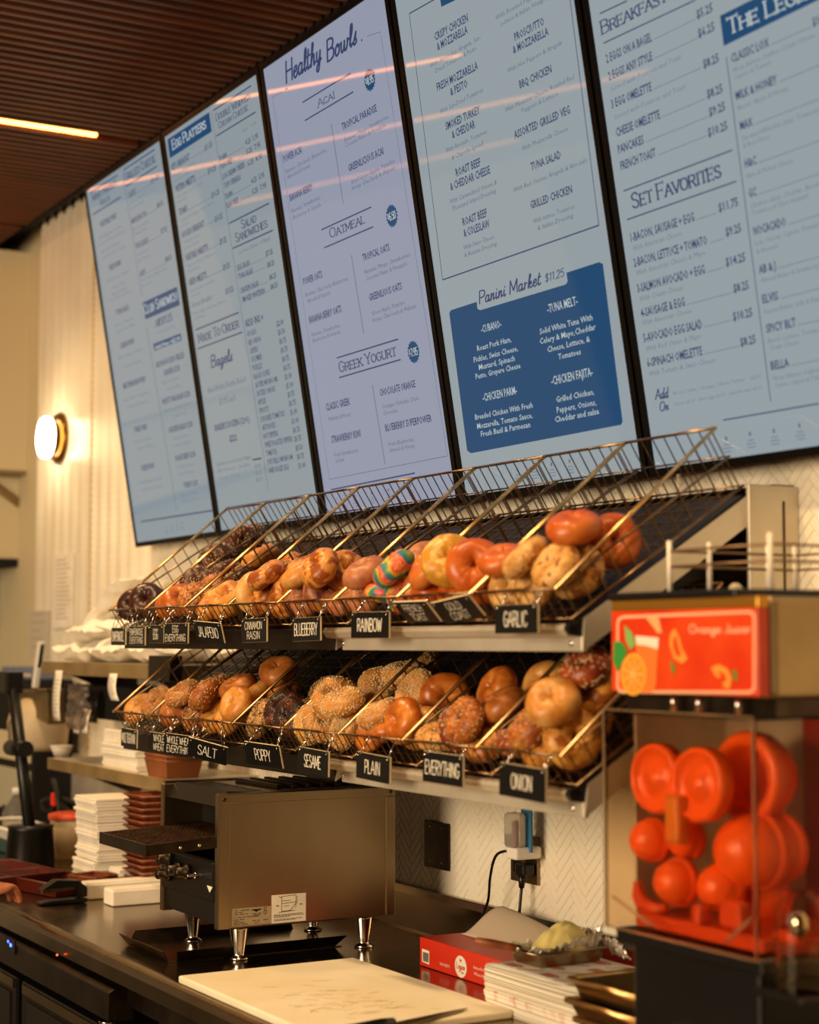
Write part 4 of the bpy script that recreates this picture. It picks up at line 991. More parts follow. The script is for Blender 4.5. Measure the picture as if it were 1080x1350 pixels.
BAGELS = """
U0 pumpernickel -4.3821 -0.4684 1.7239 0.75 -0.56 0.36 0.104
U0 pumpernickel -4.3007 -0.4664 1.7024 -0.12 -0.62 0.77 0.097
U0 pumpernickel -4.474 -0.4732 1.7143 0.63 -0.63 0.45 0.097
U0 pumpernickel_everything -4.2878 -0.2294 1.8805 0.92 -0.27 0.28 0.104
U0 pumpernickel_everything -4.2948 -0.3063 1.8286 0.77 -0.55 0.31 0.104
U0 pumpernickel -4.3587 -0.3181 1.7956 -0.1 -0.48 0.87 0.097
U0 pumpernickel_everything -4.3385 -0.1858 1.8955 0.29 -0.86 0.41 0.097
U1 egg -4.1996 -0.4681 1.7083 0.37 -0.46 0.8 0.097
U1 egg -4.1355 -0.4715 1.7196 0.67 -0.3 0.68 0.104
U1 pumpernickel_everything -4.176 -0.4062 1.7622 0.69 -0.43 0.58 0.106
U1 everything -4.0291 -0.4706 1.7188 0.64 -0.47 0.61 0.104
U1 everything -4.072 -0.4189 1.7434 0.24 -0.82 0.51 0.097
U1 pumpernickel_everything -4.1128 -0.36 1.7859 -0.66 -0.34 0.67 0.097
U1 tan -4.0457 -0.2899 1.8256 -0.32 -0.41 0.85 0.11
U1 pumpernickel_everything -4.031 -0.3598 1.7716 -0.08 -0.67 0.73 0.097
U2 jalapeno -3.9288 -0.4688 1.7067 0.17 -0.75 0.64 0.097
U2 jalapeno -3.8453 -0.4714 1.7137 0.22 -0.85 0.48 0.104
U2 tan -3.8889 -0.4018 1.7465 -0.19 -0.38 0.9 0.097
U2 pale -3.8025 -0.4033 1.7413 -0.04 -0.62 0.78 0.097
U2 tan -3.7589 -0.4706 1.7104 -0.47 -0.33 0.82 0.097
U3 cinnamon -3.5951 -0.4837 1.7186 -0.12 -0.95 0.3 0.097
U3 cinnamon -3.4947 -0.4781 1.7173 0.22 -0.95 0.22 0.106
U3 pale -3.6587 -0.4769 1.7244 0.96 -0.25 0.12 0.104
U3 cinnamon -3.5425 -0.5053 1.7635 -0.13 -0.55 0.83 0.097
U3 tan -3.5895 -0.4237 1.7368 0.28 -0.63 0.72 0.104
U3 cinnamon -3.4993 -0.4222 1.7835 -0.26 -0.26 0.93 0.104
U2 everything -3.7614 -0.3454 1.7882 0.07 -0.85 0.52 0.097
U3 tan -3.5022 -0.4144 1.7391 0.14 -0.32 0.94 0.097
U4 pinkish -3.3895 -0.4776 1.7114 0.2 -0.94 0.28 0.097
U4 blueberry -3.305 -0.4753 1.7233 0.91 -0.28 0.31 0.104
U4 tan -3.3706 -0.5035 1.7606 -0.12 -0.56 0.82 0.097
U4 cinnamon -3.263 -0.5107 1.7685 0.13 -0.86 0.49 0.097
U4 cinnamon -3.2712 -0.4486 1.7634 0.78 -0.23 0.58 0.104
U4 pinkish -3.2213 -0.4642 1.7003 0.04 -0.56 0.83 0.097
U5 pinkish -3.119 -0.4755 1.7101 0.14 -0.92 0.37 0.097
U5 pinkish -3.0855 -0.4976 1.7525 0.03 -0.51 0.86 0.097
U5 rainbow -3.0331 -0.4747 1.709 0.04 0.02 1.0 0.097
U5 rainbow -2.9498 -0.4776 1.7125 0.3 -0.91 0.28 0.097
U5 rainbow -3.0926 -0.418 1.7405 -0.24 -0.76 0.61 0.097
U5 rainbow -2.9792 -0.4236 1.7367 0.38 -0.45 0.81 0.097
U5 rainbow -2.9577 -0.5019 1.7575 -0.19 -0.63 0.75 0.097
U6 french -2.8487 -0.4728 1.7085 0.17 -0.11 0.98 0.097
U5 pinkish -3.0345 -0.3769 1.7783 0.73 -0.32 0.6 0.097
U5 pinkish -2.937 -0.3779 1.7823 0.93 -0.21 0.3 0.097
U6 french -2.7652 -0.4697 1.7081 0.1 -0.83 0.55 0.097
U6 golden -2.7517 -0.4976 1.7633 0.82 -0.44 0.36 0.109
U6 french -2.6737 -0.4925 1.751 0.82 -0.53 0.22 0.107
U6 french -2.6834 -0.4523 1.7209 0.35 -0.72 0.59 0.097
U6 french -2.8248 -0.5017 1.7545 -0.13 -0.82 0.56 0.097
U7 french -2.573 -0.4912 1.7569 0.13 -0.38 0.92 0.097
U7 garlic -2.5792 -0.4734 1.7099 0.21 -0.87 0.45 0.097
U7 garlic -2.488 -0.5014 1.7577 -0.3 -0.57 0.77 0.097
U6 french -2.6805 -0.3813 1.7599 -0.18 -0.69 0.7 0.097
U7 garlic -2.4976 -0.4737 1.7092 0.12 -0.89 0.44 0.097
U7 garlic -2.4113 -0.4909 1.7398 0.14 -0.8 0.58 0.097
U7 garlic -2.4134 -0.4471 1.7323 0.3 -0.86 0.4 0.104
U7 french -2.5017 -0.4028 1.7422 -0.09 -0.44 0.89 0.097
U7 french -2.4113 -0.454 1.8058 0.25 -0.32 0.91 0.097
U7 french -2.4071 -0.3763 1.7854 0.87 -0.41 0.29 0.104
L0 tan -4.444 -0.4636 1.4328 0.22 -0.76 0.61 0.097
L0 multigrain -4.2772 -0.476 1.4533 0.43 -0.7 0.57 0.097
L0 multigrain -4.293 -0.4165 1.4543 -0.07 -0.45 0.89 0.097
L0 multigrain -4.3784 -0.4137 1.457 -0.13 -0.47 0.87 0.097
L1 wheat -4.1719 -0.4666 1.4359 0.34 -0.8 0.49 0.097
L1 wheat_everything -4.0211 -0.4717 1.4351 0.04 -0.96 0.29 0.097
L1 wheat -4.0985 -0.4526 1.4509 0.62 -0.42 0.66 0.104
L1 wheat_everything -4.0114 -0.4261 1.5001 0.03 -0.32 0.95 0.097
L1 multigrain -4.0589 -0.495 1.4832 0.06 -0.54 0.84 0.097
L2 wheat_everything -3.9135 -0.4943 1.4818 -0.52 -0.54 0.66 0.097
L2 tan -3.9097 -0.4649 1.4339 0.24 -0.8 0.56 0.097
L2 tan -3.7445 -0.4895 1.4682 0.13 -0.89 0.43 0.097
L2 tan -3.8267 -0.4678 1.4336 0.06 -0.9 0.43 0.097
L1 wheat_everything -4.0139 -0.3921 1.4711 -0.03 -0.66 0.75 0.097
L2 plain -3.8646 -0.4106 1.4736 0.09 -0.95 0.31 0.097
L2 plain -3.7458 -0.4391 1.4472 -0.22 -0.25 0.94 0.097
L2 tan -3.7807 -0.4187 1.4862 -0.41 -0.48 0.77 0.097
L2 tan -3.7435 -0.3661 1.4908 -0.26 -0.48 0.84 0.097
L3 poppy -3.6421 -0.4716 1.4374 -0.13 -0.91 0.4 0.097
L3 poppy -3.62 -0.419 1.4526 0.02 -0.64 0.77 0.097
L3 poppy_dark -3.4765 -0.477 1.4451 0.24 -0.93 0.28 0.097
L3 poppy_dark -3.5613 -0.4443 1.457 0.65 -0.43 0.63 0.104
L3 poppy -3.4779 -0.4265 1.4527 0.05 -0.75 0.66 0.097
L3 poppy -3.5195 -0.3666 1.4947 0.22 -0.76 0.61 0.097
L2 wheat -3.8249 -0.4469 1.5052 0.03 -0.46 0.89 0.097
L2 wheat -3.7436 -0.3794 1.5442 0.39 -0.51 0.77 0.097
L4 sesame -3.3758 -0.4716 1.4366 0.22 -0.93 0.28 0.097
L4 sesame -3.3215 -0.4695 1.4432 0.86 -0.35 0.38 0.097
L4 sesame -3.2165 -0.4661 1.4372 0.0 -0.89 0.46 0.104
L4 sesame -3.2969 -0.4519 1.4883 0.79 -0.25 0.55 0.11
L4 sesame -3.2104 -0.4832 1.4868 0.13 -0.46 0.88 0.097
L4 sesame -3.2648 -0.3619 1.5133 0.77 -0.38 0.51 0.104
L4 sesame -3.3211 -0.3338 1.5128 0.3 -0.52 0.8 0.097
L4 sesame -3.2104 -0.3324 1.5432 0.19 -0.15 0.97 0.097
L4 sesame -3.2103 -0.4056 1.47 0.12 -0.81 0.57 0.097
L4 sesame -3.2595 -0.2626 1.5603 -0.32 -0.36 0.87 0.097
L5 plain -3.1076 -0.4628 1.4304 0.02 -0.78 0.63 0.097
L5 plain -2.9429 -0.4887 1.4591 0.07 -0.98 0.21 0.097
L5 plain -3.0231 -0.4674 1.437 -0.19 -0.21 0.96 0.097
L5 plain -3.0546 -0.3951 1.474 0.32 -0.44 0.84 0.097
L5 tan -2.9432 -0.4469 1.443 0.01 -0.82 0.57 0.097
L5 plain -2.9538 -0.3849 1.5023 0.79 -0.6 0.16 0.104
L5 sesame -3.0327 -0.4094 1.5137 0.1 -0.82 0.56 0.097
L5 sesame -3.0449 -0.4861 1.4676 -0.18 -0.42 0.89 0.097
L6 everything_light -2.8404 -0.4637 1.4321 0.23 -0.23 0.95 0.097
L6 everything -2.7084 -0.492 1.4688 -0.03 -0.93 0.36 0.097
L6 everything_red -2.7602 -0.4586 1.4528 0.81 -0.33 0.48 0.104
L6 wheat -2.6751 -0.4315 1.4969 -0.11 -0.54 0.84 0.097
L6 plain -2.7493 -0.3952 1.5233 -0.07 -0.86 0.51 0.097
L6 tan -2.7671 -0.3714 1.4901 -0.1 -0.78 0.62 0.097
L6 everything -2.6808 -0.4615 1.4308 0.2 -0.69 0.7 0.097
L6 tan -2.6781 -0.3356 1.5347 0.26 -0.84 0.48 0.097
L6 tan -2.6804 -0.3884 1.4701 0.06 -0.54 0.84 0.097
L7 everything -2.5012 -0.4844 1.4635 -0.11 -0.76 0.64 0.097
L7 onion -2.398 -0.4684 1.4509 0.9 -0.27 0.35 0.108
L7 everything -2.5286 -0.4061 1.4843 -0.38 -0.29 0.88 0.097
L7 everything_red -2.5739 -0.453 1.4372 0.05 -0.25 0.97 0.097
L7 onion -2.4406 -0.4059 1.4735 0.13 -0.83 0.54 0.104
L7 onion -2.4863 -0.4648 1.4319 0.02 -0.83 0.56 0.097
L7 tan -2.406 -0.503 1.5119 0.5 -0.6 0.62 0.097
L7 everything_red -2.4088 -0.4324 1.5678 0.15 -0.56 0.81 0.097
L6 everything -2.6758 -0.2666 1.552 0.04 -0.38 0.93 0.097
L7 onion -2.4134 -0.4148 1.5257 -0.02 -0.86 0.5 0.097
"""

BM = {}; rgb_ = random.Random(11); rank = {}
rowsB = [l.split() for l in BAGELS.strip().split('\n')]
for key in {(r[0], r[1]) for r in rowsB}:
    g = sorted([r for r in rowsB if (r[0], r[1]) == key], key=lambda r: float(r[3])*.843+float(r[4])*.538)
    for i, r in enumerate(g): rank[id(r)] = (i, len(g))
for r in rowsB:
    bk, kind = r[0], r[1]; x, y, z, a1, a2, a3, D = map(float, r[2:9]); si = rgb_.randrange(3)
    if kind == 'golden': si = 1
    if (kind, si) not in BM:
        mt, tops = KIND[kind]
        o = bpy.data.objects.new('bagel', bagel_mesh(si, mt)); COL.objects.link(o)
        if tops:
            sd = bpy.data.objects.new('seed_topping', seed_mesh(si, tops, rgb_)); COL.objects.link(sd); sd.parent = o; sd['kind'] = 'stuff'
        BM[(kind, si)] = o
    else: o = copy_tree(BM[(kind, si)])
    o.location = (x, y, z); q = Vector((a1, a2, a3)).to_track_quat('Z', 'Y') @ Quaternion((0, 0, 1), rgb_.uniform(0, 6.28))
    o.rotation_mode = 'QUATERNION'; o.rotation_quaternion = q; s = D/.104; o.scale = (s, s, s)
    i, n = rank[id(r)]; nm = BSK[bk[0]][int(bk[1])]
    where = 'in the %s %s basket' % ('upper' if bk[0] == 'U' else 'lower', nm)
    od = 'alone of its look' if n == 1 else (ORD[i] if i < n-1 else 'farthest from front')
    tag(o, '%s bagel %s %s' % (ADJ[kind], od, where), 'bagel', 'bagels in the %s rack baskets' % ('upper' if bk[0] == 'U' else 'lower'))
# ------------------------------------------------------------------ counter, backsplash, fridge
ZC = .91
t = thing('steel_counter', 'long brushed steel worktop with a rounded front edge and low backsplash', 'counter', (-3.8, -.4, 0))
b = MB(); r = .022; prof = [(-.004, ZC-.035), (-.004, ZC)]
prof += [(-.79+r*(1-math.sin(q)), ZC-r*(1-math.cos(q))) for q in [math.pi/2*i/6 for i in range(7)]] + [(-.79, ZC-.052), (-.772, ZC-.060), (-.76, ZC-.035)]
b.prism([(y, z) for y, z in prof], (-7.2, 0, 0), (0, 1, 0), (0, 0, 1), (6.1, 0, 0)); b.build('worktop', M['steel_top'], t)
b = MB(); b.prism([(-.004, ZC-.01), (-.004, 1.012), (-.018, 1.012), (-.036, .998), (-.036, ZC+.006), (-.044, ZC-.001), (-.044, ZC-.01)], (-7.2, 0, 0), (0, 1, 0), (0, 0, 1), (6.1, 0, 0)); b.build('backsplash', M['steel_top'], t)
b = MB(); b.box((-7.2, -.755, .80), (-1.1, -.735, ZC-.036)); b.build('apron', M['steel_dark'], t)
for x in (-3.62, -1.9):
    b = MB(); b.cyl((x, -.70, 0), (x, -.70, .85), .021, 16); b.build('leg', M['steel'], t)
b = MB(); b.box((-3.6, -.74, .28), (-1.1, -.04, .30)); b.build('undershelf', M['steel_dark'], t)
b = MB(); b.box((-7.2, -.06, .0), (-1.1, -.035, ZC-.04)); b.build('back_panel', M['shelf'], t)
t = thing('undercounter_fridge', 'dark steel undercounter fridge with a blue lit display at the lower left', 'fridge', (-4.7, -.4, 0))
b = MB(); b.box((-5.9, -.735, .08), (-3.80, -.07, .835)); FR = mat('fridge_black', '17130f', .35, .5); b.build('body', FR, t, bev=.004)
b = MB(); b.prism([(-.80, .770), (-.80, .832), (-.785, .840), (-.737, .840), (-.737, .765)], (-5.9, 0, 0), (0, 1, 0), (0, 0, 1), (2.17, 0, 0)); b.build('top_rail', M['steel_dark'], t, bev=.002)
for x0, x1 in ((-4.42, -3.84), (-5.05, -4.46), (-5.85, -5.10)):
    b = MB(); b.box((x0, -.785, .16), (x1, -.738, .745)); d = b.build('door', FR, t, bev=.006)
    b = MB(); b.box((x0+.05, -.788, .22), (x1-.05, -.785, .70)); b.build('inset_panel', M['shelf'], d)
    b = MB(); b.box((x0+.02, -.79, .715), (x1-.02, -.784, .738)); b.build('pull_edge', M['steel'], d)
b = MB(); b.cyl((-3.80, -.775, .755), (-3.80, -.775, .10), .016, 16); b.build('hinge_post', M['steel'], t)
b = MB(); b.cyl((-3.80, -.775, .758), (-3.80, -.775, .752), .021, 16); b.build('hinge_cap', M['chrome'], t)
p = atY(14, 1246, -.801)
b = MB(); b.box((p.x-.045, -.804, p.z-.018), (p.x+.045, -.800, p.z+.018)); d = b.build('control_display', M['black'], t)
b = MB(); b.obox((p.x+.012, -.8045, p.z+.002), (.016, .001, .008)); b.obox((p.x-.012, -.8045, p.z+.008), (.010, .001, .006)); b.build('blue_digits', mat('blue_led', '2030ff', .4, emit=(.05, .12, 1, 1), es=6), d, fix=False)
b = MB(); q = atY(75, 1259, -.801); b.ball((q.x, -.8005, q.z), .003, 10, 6); b.build('red_indicator', mat('red_led', 'ff2010', .4, emit=(1, .08, .02, 1), es=3), t)
# ------------------------------------------------------------------ conveyor toaster
TX0, TX1, TYF, TYB, TZ0, TZ1 = -3.885, -3.54, -.62, -.175, .982, 1.278
t = thing('conveyor_toaster', 'brushed steel conveyor toaster standing on four legs on the counter', 'toaster', (-3.71, -.4, ZC))
def panel(x0, x1, nm):
    b = MB(); b.box((x0, TYF, TZ0), (x1, TYB, TZ1)); return b.build(nm, M['steel'], t, bev=.003)
sp = panel(TX1-.02, TX1, 'side_panel')
b = MB(); b.box((TX1, TYF+.001, TZ1-.022), (TX1+.0035, TYB-.001, TZ1-.001)); b.box((TX1, TYF+.001, TZ0+.001), (TX1+.0035, TYF+.028, TZ1-.022)); b.box((TX1, TYB-.024, TZ0+.001), (TX1+.0035, TYB-.001, TZ1-.022)); b.build('folded_rim', M['steel'], sp, bev=.001)
for y, z in ((TYF+.012, TZ1-.012), (TYB-.012, TZ1-.012)):
    b = MB(); b.ball((TX1+.004, y, z), (.002, .005, .005), 10, 6); b.build('screw', M['steel_dark'], sp)
panel(TX0, TX0+.02, 'side_panel')
b = MB(); b.box((TX0+.02, TYB-.02, TZ0), (TX1-.02, TYB, TZ1-.004)); b.build('back_panel', M['steel_dark'], t)
b = MB(); b.box((TX0+.02, TYF+.13, TZ1-.006), (TX1-.02, TYB-.01, TZ1)); b.build('top_panel', M['steel'], t)
for i in range(7):
    y = TYF+.17+i*.038
    b = MB(); b.box((TX0+.05, y, TZ1), (TX1-.06, y+.014, TZ1+.010)); b.build('top_vent', M['steel_dark'], t, bev=.002)
b = MB(); b.box((TX0+.02, TYF+.03, TZ0), (TX1-.02, TYB-.02, TZ0+.012)); b.build('bottom_panel', M['steel_dark'], t)
b = MB(); b.prism([(TYF+.01, TZ1-.03), (TYF+.03, TZ1+.004), (TYF+.13, TZ1-.002), (TYF+.12, TZ1-.10), (TYF+.10, TZ1-.10), (TYF+.10, TZ1-.03)], (TX0+.02, 0, 0), (0, 1, 0), (0, 0, 1), (TX1-TX0-.04, 0, 0)); b.build('hood', M['shelf'], t)
b = MB(); b.box((TX0+.02, TYF-.004, 1.040), (TX1-.02, TYF+.02, 1.126)); cp = b.build('control_panel', M['black'], t, bev=.003)
b = MB(); b.box((TX0+.02, TYF+.01, TZ0+.01), (TX1-.02, TYF+.03, 1.038)); b.build('lower_front', M['shelf'], t)
RXF = Matrix.Rotation(math.radians(90), 3, 'X')
for u, v in ((217, 1132), (216, 1152), (230, 1147), (241, 1150)):
    q = atY(u, v, -.64); q.y = TYF-.004
    b = MB(); b.lathe([(.017, 0), (.017, .012), (.012, .014), (.0115, .032), (.009, .035), (0, .035)], q, 20, M=RXF); b.build('knob', M['steel_dark'], cp)
q = atY(256, 1154, -.63); q.y = TYF-.004
b = MB(); b.lathe([(.007, 0), (.007, .006), (.003, .008), (.0026, .022), (0, .023)], q, 12, M=RXF); b.build('toggle_switch', M['chrome'], cp)
q = atY(277, 1172, -.625); q.y = TYF-.0055
b = MB(); b.prism([(-.016, .006), (.016, .006), (0, -.008)], q, (1, 0, 0), (0, 0, 1), (0, -.0006, 0)); b.build('maker_emblem', M['signwhite'], cp)
# feed ramp
b = MB(); CY0, CY1 = -.775, -.40
def cz(y): return 1.172+(y-CY0)*.05
for x0, x1 in ((TX0+.022, TX0+.034), (TX1-.034, TX1-.022)):
    b.prism([(CY0, cz(CY0)-.022), (CY1, cz(CY1)-.022), (CY1, cz(CY1)+.002), (CY0, cz(CY0)+.002)], (x0, 0, 0), (0, 1, 0), (0, 0, 1), (x1-x0, 0, 0))
b.box((TX0+.022, CY0-.004, cz(CY0)-.024), (TX1-.022, CY0, cz(CY0)+.003)); fr = b.build('feed_ramp', M['steel_dark'], t, bev=.0015)
for y in (-.70, -.655):
    b = MB(); b.ball((TX1-.0215, y, cz(y)-.012), (.002, .004, .004), 8, 6); b.build('rivet', M['chrome'], fr)
b = MB(); 
for i in range(34):
    y = CY0+.012+i*.0108; b.tube([(TX0+.036+(k/26)*(TX1-TX0-.072), y+(.0032 if k % 2 else -.0032), cz(y)+(.001 if k % 2 else -.001)) for k in range(27)], .0014, 4, caps=False)
b.build('wire_belt', noisy(mat('toasted_belt', '3a2415', .5, .8), '2c1a0e', '553620', 30), t)
for x in (TX0+.05, TX1-.05):
    for y in (TYF+.065, TYB-.065):
        b = MB(); b.lathe([(.0, 0), (.022, 0), (.022, .005), (.014, .008), (.0125, .012), (.021, .066), (.021, .072), (0, .072)], (x+(.02 if x > -3.7 else 0), y, ZC), 24); b.build('leg', M['chrome'], t)
# rating plate and safety sheet on the side
def on_side(y0, y1, z0, z1, nm, m):
    b = MB(); b.box((TX1, y0, z0), (TX1+.0042 if nm == 'x' else TX1+.0006, y1, z1)); return b.build(nm, m, t)
pl = on_side(-.585, -.4905, .988, 1.026, 'rating_plate', mat('plate_metal', 'b9a98c', .4, .3))
b = MB(); rg = random.Random(2)
def tx(y, z): return (TX1+.0011, y, z)
def dash(b, y0, y1, z, h=.0012): b.add([tx(y0, z), tx(y1, z), tx(y1, z+h), tx(y0, z+h)], [(0, 1, 2, 3)])
for zz, segs in ((1.021, [(-.580, -.572), (-.565, -.543)]), (1.0165, [(-.580, -.572), (-.569, -.560)]), (1.0125, [(-.58, -.57), (-.567, -.556), (-.553, -.548)]), (1.006, [(-.582, -.577), (-.574, -.562), (-.560, -.553), (-.55, -.522)]),
                 (1.001, [(-.582, -.57), (-.567, -.556)]), (.9975, [(-.582, -.568)]), (.994, [(-.582, -.572), (-.569, -.556)]), (.9905, [(-.582, -.565), (-.562, -.548)]), (.9965, [(-.536, -.528), (-.525, -.519), (-.510, -.498)]), (1.0115, [(-.537, -.527), (-.524, -.515)]), (1.0085, [(-.533, -.518)])):
    for a, c in segs: dash(b, a, c, zz)
font_text(b, '2763', tx(-.532, .9905), (0, 1, 0), (0, 0, 1), .0035, .011)
flush_text()
b.prism([(-.539, 1.0225), (-.533, 1.0215), (-.528, 1.0225), (-.523, 1.0215), (-.515, 1.0235), (-.517, 1.0195), (-.522, 1.0185), (-.527, 1.0155), (-.532, 1.0185), (-.537, 1.0195)], (TX1+.0008, 0, 0), (0, 1, 0), (0, 0, 1), (.0003, 0, 0))
for cy, cz_, rr in ((-.5055, 1.0215, .0035), (-.5055, 1.0135, .0042)):
    b.add([tx(cy+rr*k*math.cos(q), cz_+rr*k*math.sin(q)) for k in (1, .75) for q in [2*math.pi*j/16 for j in range(16)]], [(j, (j+1) % 16, 16+(j+1) % 16, 16+j) for j in range(16)])
b.build('plate_print', M['matblack'], pl, fix=False)
pl = on_side(-.4895, -.4045, .987, 1.049, 'safety_sheet', M['paper'])
b = MB()
for (ya, za, yb, zb) in ((-.465, 1.045, -.430, 1.0465), (-.430, 1.0465, -.430, 1.017), (-.465, 1.045, -.465, 1.012), (-.465, 1.012, -.443, 1.013), (-.443, 1.013, -.430, 1.028), (-.465, 1.035, -.443, 1.0355), (-.465, 1.029, -.430, 1.031), (-.472, 1.046, -.465, 1.041), (-.473, 1.010, -.432, 1.0125), (-.460, 1.023, -.447, 1.0235), (-.427, 1.044, -.427, 1.027)):
    p, q = Vector(tx(ya, za)), Vector(tx(yb, zb)); d = (q-p).normalized(); n_ = Vector((1, 0, 0)).cross(d)*.0005; b.add([p-n_, q-n_, q+n_, p+n_], [(0, 1, 2, 3)])
for zz, c in ((1.0045, -.412), (1.002, -.410), (.9995, -.445), (.9945, -.414), (.992, -.43)): 
    y = -.484
    while y < c: w_ = rg.uniform(.003, .008); dash(b, y, min(y+w_, c), zz, .0011); y += w_+.0012
for y in (-.478, -.420): dash(b, y, y+.006, 1.024, .002)
b.build('sheet_print', M['matblack'], pl, fix=False)
# crumb tray under it
t = thing('crumb_tray', 'dark steel crumb tray with folded sides under the toaster', 'tray', (-3.72, -.5, ZC))
b = MB(); b.box((-3.862, -.705, ZC+.001), (-3.60, -.28, ZC+.003)); b.build('tray_floor', M['steel_top'], t)
for nm, P in (('front_wall', [(-3.862, -.705, 0), (-3.615, -.705, 0), (-3.60, -.722, .024), (-3.878, -.722, .024)]), ('side_wall', [(-3.60, -.69, 0), (-3.60, -.30, 0), (-3.578, -.28, .026), (-3.578, -.70, .026)]), ('side_wall', [(-3.862, -.705, 0), (-3.862, -.28, 0), (-3.884, -.28, .026), (-3.884, -.68, .026)])):
    b = MB(); b.add([(x, y, ZC+.002+z) for x, y, z in P], [(0, 1, 2, 3)]); b.build(nm, M['steel_dark'], t, solid=.0016)
# ------------------------------------------------------------------ cutting board and knife
t = thing('cutting_board', 'large off white plastic cutting board with knife scuffs in front', 'cutting board', (-3.05, -.57, ZC))
bd = noisy(mat('board_plastic', 'efe3c6', .55), 'eadcb9', 'f2e8d0', 5, .35, .65, bump=.04, bscale=90)
Rz = Matrix.Rotation(math.radians(.5), 3, 'Z')
b = MB(); b.obox((-3.07, -.566, ZC+.008), (.63, .412, .0155), Rz); b.build('board', bd, t, bev=.004)
b = MB(); rg = random.Random(5)
for i in range(70):
    x, y = rg.gauss(-2.98, .09), rg.gauss(-.60, .05); a = rg.gauss(1.2, .4); l = rg.uniform(.004, .02)
    d = Vector((math.cos(a), math.sin(a), 0))*l; n_ = Vector((-d.y, d.x, 0)).normalized()*rg.uniform(.0003, .0012); c = Vector((x, y, ZC+.0162)); b.add([c-d-n_, c+d-n_, c+d+n_, c-d+n_], [(0, 1, 2, 3)])
b.build('crumb_stains', mat('toast_stain', 'd0ad72', .8), t, fix=False)['kind'] = 'stuff'
t = thing('kitchen_knife', 'kitchen knife lying across the cutting board corner at the bottom edge', 'knife', (-2.78, -.56, ZC+.0165))
tip = Vector((-2.803, -.43, ZC+.018)); d = (Vector((-2.752, -.60, ZC+.018))-tip).normalized(); s_ = Vector((-d.y, d.x, 0))
b = MB(); L = .20; pr = [(0, .002), (.03, .010), (.09, .017), (L, .021), (L, -.012), (.08, -.006), (.02, -.001)]
b.add([tip+d*a+s_*c for a, c in pr]+[tip+d*a+s_*c+Vector((0, 0, .0022)) for a, c in pr], [list(range(7))[::-1], list(range(7, 14))]+[(i, (i+1) % 7, 7+(i+1) % 7, 7+i) for i in range(7)]); b.build('blade', M['steel'], t, bev=.0004)
b = MB(); q = tip+d*L; b.tube([q+Vector((0, 0, .004)), q+d*.03+Vector((0, 0, .006)), q+d*.12+Vector((0, 0, .007)), q+d*.135+Vector((0, 0, .006))], [.010, .0115, .0125, .006], 12); b.build('handle', M['black'], t)
# ------------------------------------------------------------------ wall plates, plug-in holder, cords
t = thing('blank_wall_plate', 'dark blank square wall plate on the tiles beside the toaster', 'wall plate', (-3.632, -.004, 1.123))
b = MB(); b.box((-3.690, -.009, 1.067), (-3.575, -.0025, 1.179)); b.build('plate', M['steel_dark'], t, bev=.002)
for x in (-3.66, -3.605):
    for z in (1.082, 1.166):
        b = MB(); b.ball((x, -.0092, z), (.003, .0012, .003), 10, 6); b.build('screw', M['chrome'], t)
t = thing('power_outlet', 'steel double outlet plate holding a white adapter and black plug', 'outlet', (-3.245, -.004, 1.13))
b = MB(); b.box((-3.302, -.009, 1.079), (-3.192, -.0025, 1.185)); b.build('plate', M['steel'], t, bev=.002)
for x in (-3.272, -3.222):
    b = MB(); b.box((x-.016, -.012, 1.098), (x+.016, -.008, 1.166)); b.build('socket', M['black'], t, bev=.002)
t = thing('plugin_holder', 'white plug in unit with clear tube and blue back in the outlet', 'plug-in holder', (-3.235, -.03, 1.135))
cl = mat('clear_plastic', 'f2f4f4', .12, trans=1, ior=1.2)
q = atY(679, 1124, -.07)
b = MB(); b.box((q.x-.024, -.080, q.z-.015), (q.x+.020, -.012, q.z+.012)); b.build('white_base', M['white'], t, bev=.006, seg=3)
b = MB(); b.box((q.x-.014, -.046, q.z+.0), (q.x+.026, -.039, q.z+.093)); b.build('blue_back', mat('blue_plastic', '2d6a94', .4), t, bev=.003)
b = MB(); b.box((q.x-.026, -.084, q.z+.010), (q.x+.018, -.050, q.z+.086)); b.build('clear_tube', mat('frosted_tube', 'd8d4cc', .35, trans=.75, ior=1.15), t, bev=.008, seg=3)
b = MB(); b.box((q.x-.008, -.070, q.z+.014), (q.x+.002, -.062, q.z+.068)); b.build('wick', mat('wick', '9a5a3a', .7), t, bev=.002)
t = thing('looped_power_cord', 'thin black cord curving from the white plug in unit down behind the box', 'cord', (q.x-.03, -.08, q.z))
pts = [atY(666, 1122, -.085), atY(656, 1126, -.085), atY(650, 1138, -.08), atY(646, 1160, -.07), atY(644, 1185, -.06), atY(638, 1205, -.055), atY(634, 1230, -.05)]
def smooth(p, n=6):
    o = []
    for i in range(len(p)-1):
        a, b_, c, d_ = p[max(i-1, 0)], p[i], p[i+1], p[min(i+2, len(p)-1)]
        for k in range(n):
            s = k/n; o.append(.5*(2*b_+(c-a)*s+(2*a-5*b_+4*c-d_)*s*s+(3*b_-a-3*c+d_)*s**3))
    return o+[p[-1]]
b = MB(); b.tube(smooth(pts), .0032, 8); b.build('cable', M['black'], t)
t = thing('black_plug', 'black plug in the lower socket with a straight cord dropping from it', 'plug', (-3.225, -.03, 1.10))
q = atY(692, 1150, -.03)
b = MB(); b.box((q.x-.024, -.042, q.z-.008), (q.x+.014, -.012, q.z+.018)); b.build('plug_body', M['black'], t, bev=.005)
b = MB(); b.tube([(q.x-.004, -.034, q.z-.004), (q.x-.004, -.036, q.z-.034)], [.010, .006], 12); b.build('strain_relief', M['black'], t)
